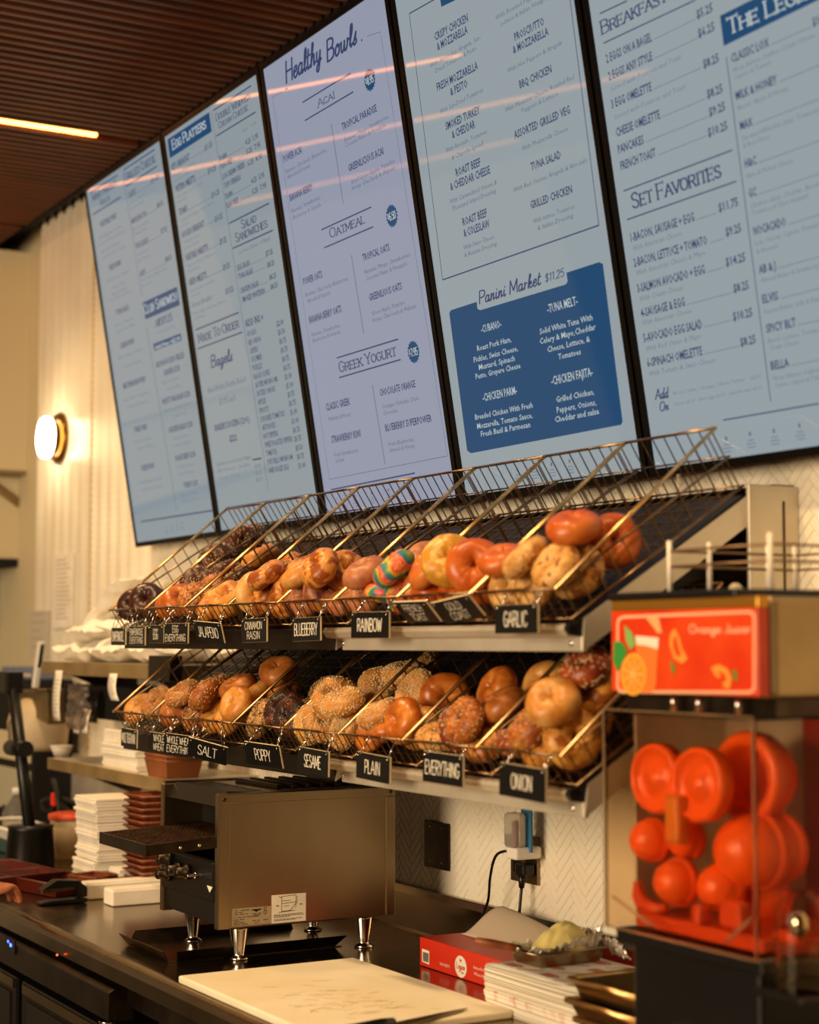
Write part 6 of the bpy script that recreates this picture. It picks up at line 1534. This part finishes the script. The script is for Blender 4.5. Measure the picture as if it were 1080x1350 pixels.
# paper stacks
def pstack(label, x0, y0, x1, y1, z0, hs, seed, m=None, group='white paper stacks'):
    t = thing('paper_stack', label, 'paper stack', ((x0+x1)/2, (y0+y1)/2, z0), group); rg = random.Random(seed); z = z0+.001
    for h in hs:
        b = MB(); n = max(3, int(h/.008)); ox, oy = rg.uniform(-.012, .012), rg.uniform(-.01, .01)
        for i in range(n):
            dz = h/n; ex, ey = rg.uniform(-.005, .005), rg.uniform(-.004, .004)
            b.box((x0+ox+ex, y0+oy+ey, z), (x1+ox+ex, y1+oy+ey, z+dz*.93)); z += dz
        b.build('bundle', m or M['paper'], t, bev=.0015, seg=1); z += .0015
pstack('tall white paper bag stack on the counter under the lower shelf', -5.06, -.435, -4.87, -.15, ZC, [.06, .065, .045, .07], 3)
pstack('low crumpled paper pile before the tall paper stack', -4.86, -.40, -4.775, -.29, ZC, [.028, .022], 5)
pstack('white paper bag stack on the lower wall shelf', -5.25, -.285, -4.95, -.05, 1.222, [.04, .035, .04], 8)
# red brown trays
ORDW = 'second third fourth fifth sixth seventh eighth ninth tenth eleventh twelfth thirteenth fourteenth'.split()
woodm = M['wood']
def tray(nm, label, c, sx, sy, h, rz=0, group=None, m=None, tilt=0):
    t = thing(nm, label, 'tray', c, group); R = Matrix.Rotation(math.radians(rz), 3, 'Z') @ Matrix.Rotation(math.radians(tilt), 3, 'X'); c = Vector(c)
    b = MB(); lo = [(-1, -1), (1, -1), (1, 1), (-1, 1)]; k = .86
    b.add([R @ Vector((x*sx/2*k, y*sy/2*k, .001))+c for x, y in lo]+[R @ Vector((x*sx/2, y*sy/2, h))+c for x, y in lo], [(0, 1, 2, 3)]+[(i, (i+1) % 4, 4+(i+1) % 4, 4+i) for i in range(4)]); b.build('tray_body', m or woodm, t, solid=.003)
    b = MB(); b.tube([R @ Vector((x*sx/2, y*sy/2, h))+c for x, y in lo], .0035, 6, closed=True); b.build('rim', m or woodm, t)
    return t
for i in range(15):
    tray('serving_tray', 'thin red brown tray, %s in the stack behind the toaster' % (['bottom one']+[w_+' from bottom' for w_ in ORDW]+['top one'])[i], (-4.705+random.uniform(-.004, .004), -.25+random.uniform(-.004, .004), ZC+.001+i*.0178), .15, .26, .017, 0, 'red brown trays stacked behind the toaster')
dkred = noisy(mat('dark_red_tray', '4a170b', .4), '40130a', '561d10', 10)
tray('serving_tray', 'dark red tray at the far left, partly out of frame', (-5.02, -.66, ZC+.001), .36, .22, .042, 8, None, dkred)
tray('serving_tray', 'dark red tray lying in front, just left of the black stapler', (-4.83, -.585, ZC+.002), .36, .17, .036, 14, None, dkred)
tray('serving_tray', 'small brown slotted tray leaning behind the white boxes', (-4.80, -.46, ZC+.002), .11, .10, .035, 25, None, woodm)
for i in range(6):
    t = tray('brown_basket', 'brown plastic basket, %s in the nest on the lower wall shelf' % ['bottom one', 'second up', 'third up', 'fourth up', 'fifth up', 'top one'][i], (-4.74, -.245, 1.223+i*.014), .17, .11, .05, 0, 'nested brown plastic baskets', noisy(mat('basket_brown', '8a4a1e', .45), '7a3f18', '985526', 9) if i == 0 else bpy.data.materials['basket_brown'])
# two white wax paper blocks
for i, (u, v, X, lab) in enumerate(((148, 1196, 0, 'front white oblong paper box lying beside the toaster'), (117, 1187, 0, 'rear white oblong paper box lying behind the front one'))):
    p = atZ(u, v, ZC); t = thing('white_box', lab, 'box', p, 'white oblong boxes on the counter')
    b = MB(); b.box((p.x-.07, p.y, ZC+.001), (p.x, p.y+.22, ZC+.042)); b.build('carton', M['paper'], t, bev=.004)
    b = MB(); b.box((p.x-.068, p.y+.003, ZC+.042), (p.x-.004, p.y+.216, ZC+.0445)); b.build('lid_flap', M['paper'], t)
# stapler
p0, p1 = atZ(55, 1188, ZC+.01), atZ(112, 1184, ZC+.01); d = (p1-p0).normalized(); L = (p1-p0).length; s_ = Vector((-d.y, d.x, 0))
t = thing('stapler', 'black desk stapler lying in front of the dark red tray', 'stapler', p0)
def bar(nm, m, pts, w_, bev=.004):
    b = MB(); b.prism(pts, p0-s_*w_/2-Vector((0, 0, .009)), d, (0, 0, 1), s_*w_); return b.build(nm, m, t, bev=bev)
bar('base_plate', M['black'], [(-.01, 0), (L, 0), (L, .012), (.02, .010), (-.01, .006)], .045)
bar('magazine', M['steel'], [(.0, .028), (L*.75, .036), (L*.75, .044), (.0, .042)], .022, .001)
bar('top_arm', M['black'], [(-.005, .040), (L*.3, .064), (L*.8, .060), (L, .040), (L, .016), (L*.84, .014), (L*.75, .045), (.0, .042)], .042)
# hand of a person at the frame edge, resting on the dark red tray
t = thing('person', 'hand of a person reaching in at the far left edge', 'person', atZ(2, 1178, ZC+.05))
skin = noisy(mat('skin', 'b9704c', .5), 'ad6442', 'c57d58', 40)
def skin_chain(pts, edges, name, par):
    me = bpy.data.meshes.new(name); off = wl(par); me.from_pydata([tuple(Vector(p[0])-off) for p in pts], edges, [])
    o = bpy.data.objects.new(name, me); COL.objects.link(o); o.parent = par
    m = o.modifiers.new('skin', 'SKIN'); m.use_smooth_shade = True
    for v, p in zip(me.skin_vertices[0].data, pts): v.radius = (p[1], p[1])
    me.skin_vertices[0].data[0].use_root = True
    s2 = o.modifiers.new('sub', 'SUBSURF'); s2.levels = s2.render_levels = 2
    me.materials.append(skin); return o
H0 = atZ(-34, 1170, ZC+.075); H1 = atZ(4, 1172, ZC+.062); ax_ = (H1-H0).normalized(); sd_ = Vector((-ax_.y, ax_.x, 0)).normalized(); up_ = Vector((0, 0, 1))
P = [(H0-ax_*.16, .030), (H0-ax_*.02, .024), (H0+ax_*.03, .026), (H0+ax_*.06, .024)]; E_ = [(0, 1), (1, 2), (2, 3)]
for k, (so, l) in enumerate(((.030, .070), (.010, .078), (-.010, .072), (-.029, .056))):
    base = H0+ax_*.075+sd_*so; i = len(P)
    P += [(base, .0105), (base+ax_*l*.45+up_*.010, .0092), (base+ax_*l*.75-up_*.010, .0085), (base+ax_*l*.85-up_*.034, .0075)]; E_ += [(3, i), (i, i+1), (i+1, i+2), (i+2, i+3)]
i = len(P); base = H0+ax_*.02+sd_*.034; P += [(base, .012), (base+ax_*.03+sd_*.022-up_*.008, .0105), (base+ax_*.055+sd_*.026-up_*.022, .009)]; E_ += [(2, i), (i, i+1), (i+1, i+2)]
skin_chain(P, E_, 'hand', t)
# black stand with clamp
t = thing('black_stand', 'leaning black pole stand with clamp knobs and a black base', 'stand', (-5.3, -.47, ZC))
a, c = atY(15, 888, -.47), atY(41, 1108, -.47)
b = MB(); b.tube([a, c], .020, 12); b.build('pole', M['black'], t)
b = MB(); q = atY(27, 988, -.47); b.tube([q+Vector((-.11, 0, .0)), q+Vector((.06, 0, .004))], .026, 12); b.build('clamp', M['black'], t)
b = MB(); q = atY(14, 893, -.47); b.box((q.x-.05, q.y-.03, q.z-.05), (q.x+.05, q.y+.03, q.z+.02)); b.build('head', M['black'], t, bev=.006)
b = MB(); x0_, x1_ = atY(19, 1120, -.47).x, atY(62, 1120, -.47).x; b.lathe([(.075, 0), (.078, .01), (.070, .115), (.074, .125), (0, .125)], ((x0_+x1_)/2, -.47, ZC+.001), 24); b.build('base', M['black'], t)
# dark cases and bins along the shelf end
def case(nm, label, cat, u0, v0, u1, v1, y, dep, m, bev=.004, z0=None, parts=()):
    a, c = atY(u0, v0, y), atY(u1, v1, y); zb = c.z if z0 is None else z0
    t = thing(nm, label, cat, ((a.x+c.x)/2, y+dep/2, zb)); b = MB(); b.box((a.x, y, zb), (c.x, y+dep, a.z)); o = b.build('body', m, t, bev=bev)
    return t, a, c, zb
bl = mat('blue_grey', '6d7690', .6)
# equipment tower at the far left: one dark cabinet carries the smaller pieces
tw, a, c, zb = case('equipment_cabinet', 'dark equipment cabinet at the far left behind the black stand', 'cabinet', -14, 893, 46, 912, -.16, .15, M['matblack'], z0=ZC+.001)
b = MB(); 
b.box((a.x+.02, -.164, ZC+.06), (c.x-.03, -.16, ZC+.22)); b.build('front_panel', M['greywall'], tw, bev=.002)
b = MB(); b.box((a.x+.02, -.164, ZC+.25), (c.x-.03, -.16, ZC+.36)); b.build('front_panel', M['cream'], tw, bev=.002)
zc_ = a.z
for u0, u1, lb in ((2, 13, 'small blue grey box on the dark cabinet, left of the pair'), (15, 42, 'longer blue grey box on the dark cabinet, right of the pair')):
    q0, q1 = atY(u0, 884, -.15), atY(u1, 884, -.15); t = thing('blue_box', lb, 'box', (q0.x, -.1, zc_+.001), 'blue grey boxes on the cabinet')
    b = MB(); b.box((q0.x, -.15, zc_+.001), (q1.x, -.03, zc_+.046)); b.build('carton', bl, t, bev=.003)
    b = MB(); b.box((q0.x+.01, -.1505, zc_+.012), (q1.x-.01, -.15, zc_+.022)); b.build('label_band', M['cream'], t)
t = thing('steel_hopper', 'angled steel hopper hanging below the dark cabinet top', 'hopper', atY(40, 930, -.24))
b = MB(); P = [atY(u, v, -.24) for u, v in ((20, 910), (62, 908), (62, 955), (46, 946), (22, 930))]; b.prism([(p.x, p.z) for p in P], (0, -.24, 0), (1, 0, 0), (0, 0, 1), (0, .07, 0)); b.build('hopper_body', noisy(mat('hopper_steel', '7a6444', .4, .8), '6a5638', '8a7450', 7), t, bev=.003)
b = MB(); q0, q1 = atY(20, 912, -.243), atY(62, 910, -.243); b.tube([q0, q1], .006, 6); b.build('rolled_edge', M['steel'], t)
p0, p1 = atY(49, 846, -.30), atY(41, 907, -.30); t = thing('white_tablet', 'thin white tablet standing on edge at the shelf end', 'tablet', p1)
b = MB(); dd = p1-p0; b.add([p0+Vector((x, y, 0)) for x, y in ((0, 0), (.03, 0), (.03, .02), (0, .02))]+[p1+Vector((x, y, 0)) for x, y in ((0, 0), (.03, 0), (.03, .02), (0, .02))], [(0, 1, 2, 3), (4, 5, 6, 7), (0, 1, 5, 4), (1, 2, 6, 5), (2, 3, 7, 6), (3, 0, 4, 7)]); b.build('casing', M['white'], t, bev=.004)
b = MB(); b.add([p0+Vector((.0305, .004, -.01)), p0+Vector((.0305, .016, -.01)), p1+Vector((.0305, .016, .01)), p1+Vector((.0305, .004, .01))], [(0, 1, 2, 3)]); b.build('dark_screen', M['black'], t, fix=False)
# coffee equipment hung in the dark under the upper shelf
tb, a, c, zb = case('black_printer', 'black machine under the upper shelf behind the receipts', 'machine', 84, 902, 196, 1008, -.22, .2, M['matblack'], z0=1.362)
b = MB(); b.box((a.x+.05, -.224, 1.40), (a.x+.22, -.22, 1.45)); b.build('vent_panel', M['black'], tb, bev=.002)
t = thing('cutlery_bag', 'crinkled clear bag of dark cutlery hanging before the black machine', 'bag', atY(110, 930, -.27))
b = MB(); q = atY(112, 932, -.265)
def cb(i, j): v = Vector((i*5, j*5, 2)); return q+Vector(((i-.5)*.20, -.02-.03*mnoise.noise(v)-.02*math.sin(math.pi*i), (j-.5)*.14+.01*mnoise.noise(v*2)))
b.grid(cb, 22, 18, sm=False); b.build('film', mat('crinkled_film', 'cdbfb2', .15, spec=.8, trans=.9, ior=1.2), t, solid=.001)
for i in range(7):
    b = MB(); x = q.x-.075+i*.025; b.tube([(x, q.y+.012, q.z-.05), (x+.008, q.y+.012, q.z+.05)], [.004, .007], 6); b.build('cutlery_handle', M['black'], t)
for u, lb in ((105, 'left one of two small cream tags below the clear bag'), (116, 'right one of two small cream tags below the clear bag')):
    q = atY(u, 951, -.28); t = thing('paper_tag', lb, 'tag', q, 'small cream tags'); b = MB(); b.grid(lambda i, j: q+Vector(((i-.5)*.055, -.012*math.sin(j*2), (.5-j)*.075)), 3, 6); b.build('tag_card', M['paper'], t, solid=.001)
    b = MB(); b.tube([q+Vector((0, 0, .037)), q+Vector((0, .02, .075))], .002, 5); b.build('clip', M['black'], t)
# round beige tub, small bowl
def rnd(nm, label, cat, u, vb, prof, y, m, z=None, extra=None):
    p = atY(u, vb, y); 
    if z is not None: p.z = z
    t = thing(nm, label, cat, p); b = MB(); b.lathe(prof, p, 28); b.build('shell', m, t); return t, p
beige = noisy(mat('beige_plastic', 'c9b492', .5), 'c0aa86', 'd2be9e', 6)
t, p = rnd('round_tub', 'round beige tub standing left of the black machine', 'tub', 50, 1004, [(0, 0), (.085, 0), (.105, .02), (.112, .10), (.10, .15), (.06, .185), (0, .195)], -.20, beige, 1.223)
b = MB(); b.tube([p+Vector((.03, -.115, .02)), p+Vector((.03, -.118, .10)), p+Vector((.02, -.085, .17))], .003, 6); b.build('strap', M['black'], t)
t, p = rnd('small_bowl', 'small pale bowl beside the round beige tub', 'bowl', 81, 1000, [(0, 0), (.024, 0), (.038, .034), (.036, .035), (.022, .005), (0, .005)], -.24, M['white'], 1.223)
b = MB(); b.lathe([(.038, .032), (.041, .035), (.037, .037)], p, 28); b.build('rim', M['white'], t)
# things on the counter at the far left
t, p = rnd('clear_bottle', 'clear plastic bottle with white cap behind the black stand', 'bottle', 22, 1085, [(.0, 0), (.045, 0), (.05, .01), (.05, .10), (.03, .14), (.016, .155), (.016, .165)], -.30, mat('bottle_clear', 'e4e0d4', .1, trans=.85, ior=1.2), ZC+.001)
b = MB(); b.lathe([(.018, .163), (.018, .185), (0, .187)], p, 20); b.build('cap', M['white'], t)
b = MB(); b.lathe([(.0508, .03), (.0508, .075)], p, 28); b.build('label', mat('bottle_label', 'a99f8c', .6), t)
a = atY(60, 1112, -.34); c = atY(88, 1160, -.34)
t = thing('lidded_container', 'tapered white container with an orange red lid', 'container', ((a.x+c.x)/2, -.30, ZC)); cx_ = (a.x+c.x)/2
b = MB(); b.lathe([(0, 0), (.055, 0), (.070, .13), (0, .13)], (cx_, -.29, ZC+.001), 28); b.build('tub', beige, t)
b = MB(); b.lathe([(.073, .125), (.075, .13), (.075, .142), (.06, .146), (0, .146)], (cx_, -.29, ZC+.001), 28); b.build('lid', mat('lid_red', 'd9502c', .45), t)
a = atY(-6, 1092, -.42); c = atY(36, 1112, -.42)
t = thing('wire_tray', 'white wire rimmed tray over a teal bin at the far left', 'tray', ((a.x+c.x)/2, -.35, ZC))
b = MB(); x0_, x1_, z_ = a.x-.1, c.x-.06, ZC+.085; b.tube([(x0_, -.46, z_), (x1_, -.46, z_), (x1_, -.30, z_), (x0_, -.30, z_)], .005, 8, closed=True); b.build('rim', M['white'], t)
b = MB()
for i in range(12): x = x0_+(x1_-x0_)*i/11; b.tube([(x, -.46, z_), (x, -.45, z_-.035), (x, -.31, z_-.035), (x, -.30, z_)], .0022, 5)
b.build('wires', M['white'], t)
b = MB(); b.box((x0_+.01, -.45, ZC+.001), (x1_-.01, -.31, z_-.037)); b.build('teal_bin', mat('teal', '2c4f52', .5), t, bev=.008)
# pale splash panel with a black outlet, looped cables
t = thing('splash_panel', 'pale steel splash panel on the wall behind the cables', 'panel', (-6.2, -.03, .97))
b = MB(); b.box((-6.9, -.012, ZC+.11), (-5.0, .028, 1.19)); b.build('sheet', M['steel_lip'], t)
q0, q1 = atY(50, 1026, -.03), atY(70, 1050, -.03); t = thing('black_outlet', 'black outlet box on the pale panel above the cable loops', 'outlet', (q0.x, -.03, q1.z))
b = MB(); b.box((q0.x, -.03, q1.z), (q1.x, -.0125, q0.z)); b.build('box', M['black'], t, bev=.004)
b = MB(); b.box((q0.x+.03, -.032, q1.z+.02), (q1.x-.03, -.03, q0.z-.02)); b.build('socket_face', M['matblack'], t)
def cable(label, px, y, r=.006):
    pts = smooth([atY(u, v, y+dy) for u, v, dy in px]); t = thing('cable', label, 'cable', pts[0], 'looped cables'); b = MB(); b.tube(pts, r, 7); b.build('sheath', M['black'], t); return t, pts
t, pts = cable('black cable hanging straight down beside the tall paper stack', [(70, 1028, 0), (74, 1040, -.01), (77, 1060, -.02), (80, 1085, -.02), (83, 1110, -.02), (83, 1135, -.02), (90, 1158, -.02)], -.25, .008)
q = atY(72.5, 1054, -.26); b = MB(); b.box((q.x-.014, q.y-.012, q.z-.022), (q.x+.014, q.y+.012, q.z+.022)); b.build('red_tie', mat('red_tie', 'e0301a', .5), t, bev=.004)
cable('looped cable bulging left of the red tie', [(74, 1058, 0), (64, 1053, -.01), (55, 1058, -.01), (57, 1068, -.01), (68, 1068, 0), (75, 1059, 0)], -.25)
cable('looped cable bulging right of the red tie', [(76, 1056, 0), (86, 1053, -.01), (98, 1059, -.01), (104, 1064, 0), (96, 1071, 0), (84, 1064, 0), (76, 1058, 0)], -.25)
cable('cable sagging left from the red tie to the counter', [(72, 1062, 0), (68, 1078, 0), (60, 1086, 0), (45, 1089, 0), (25, 1090, 0), (12, 1078, 0), (5, 1062, 0)], -.25)
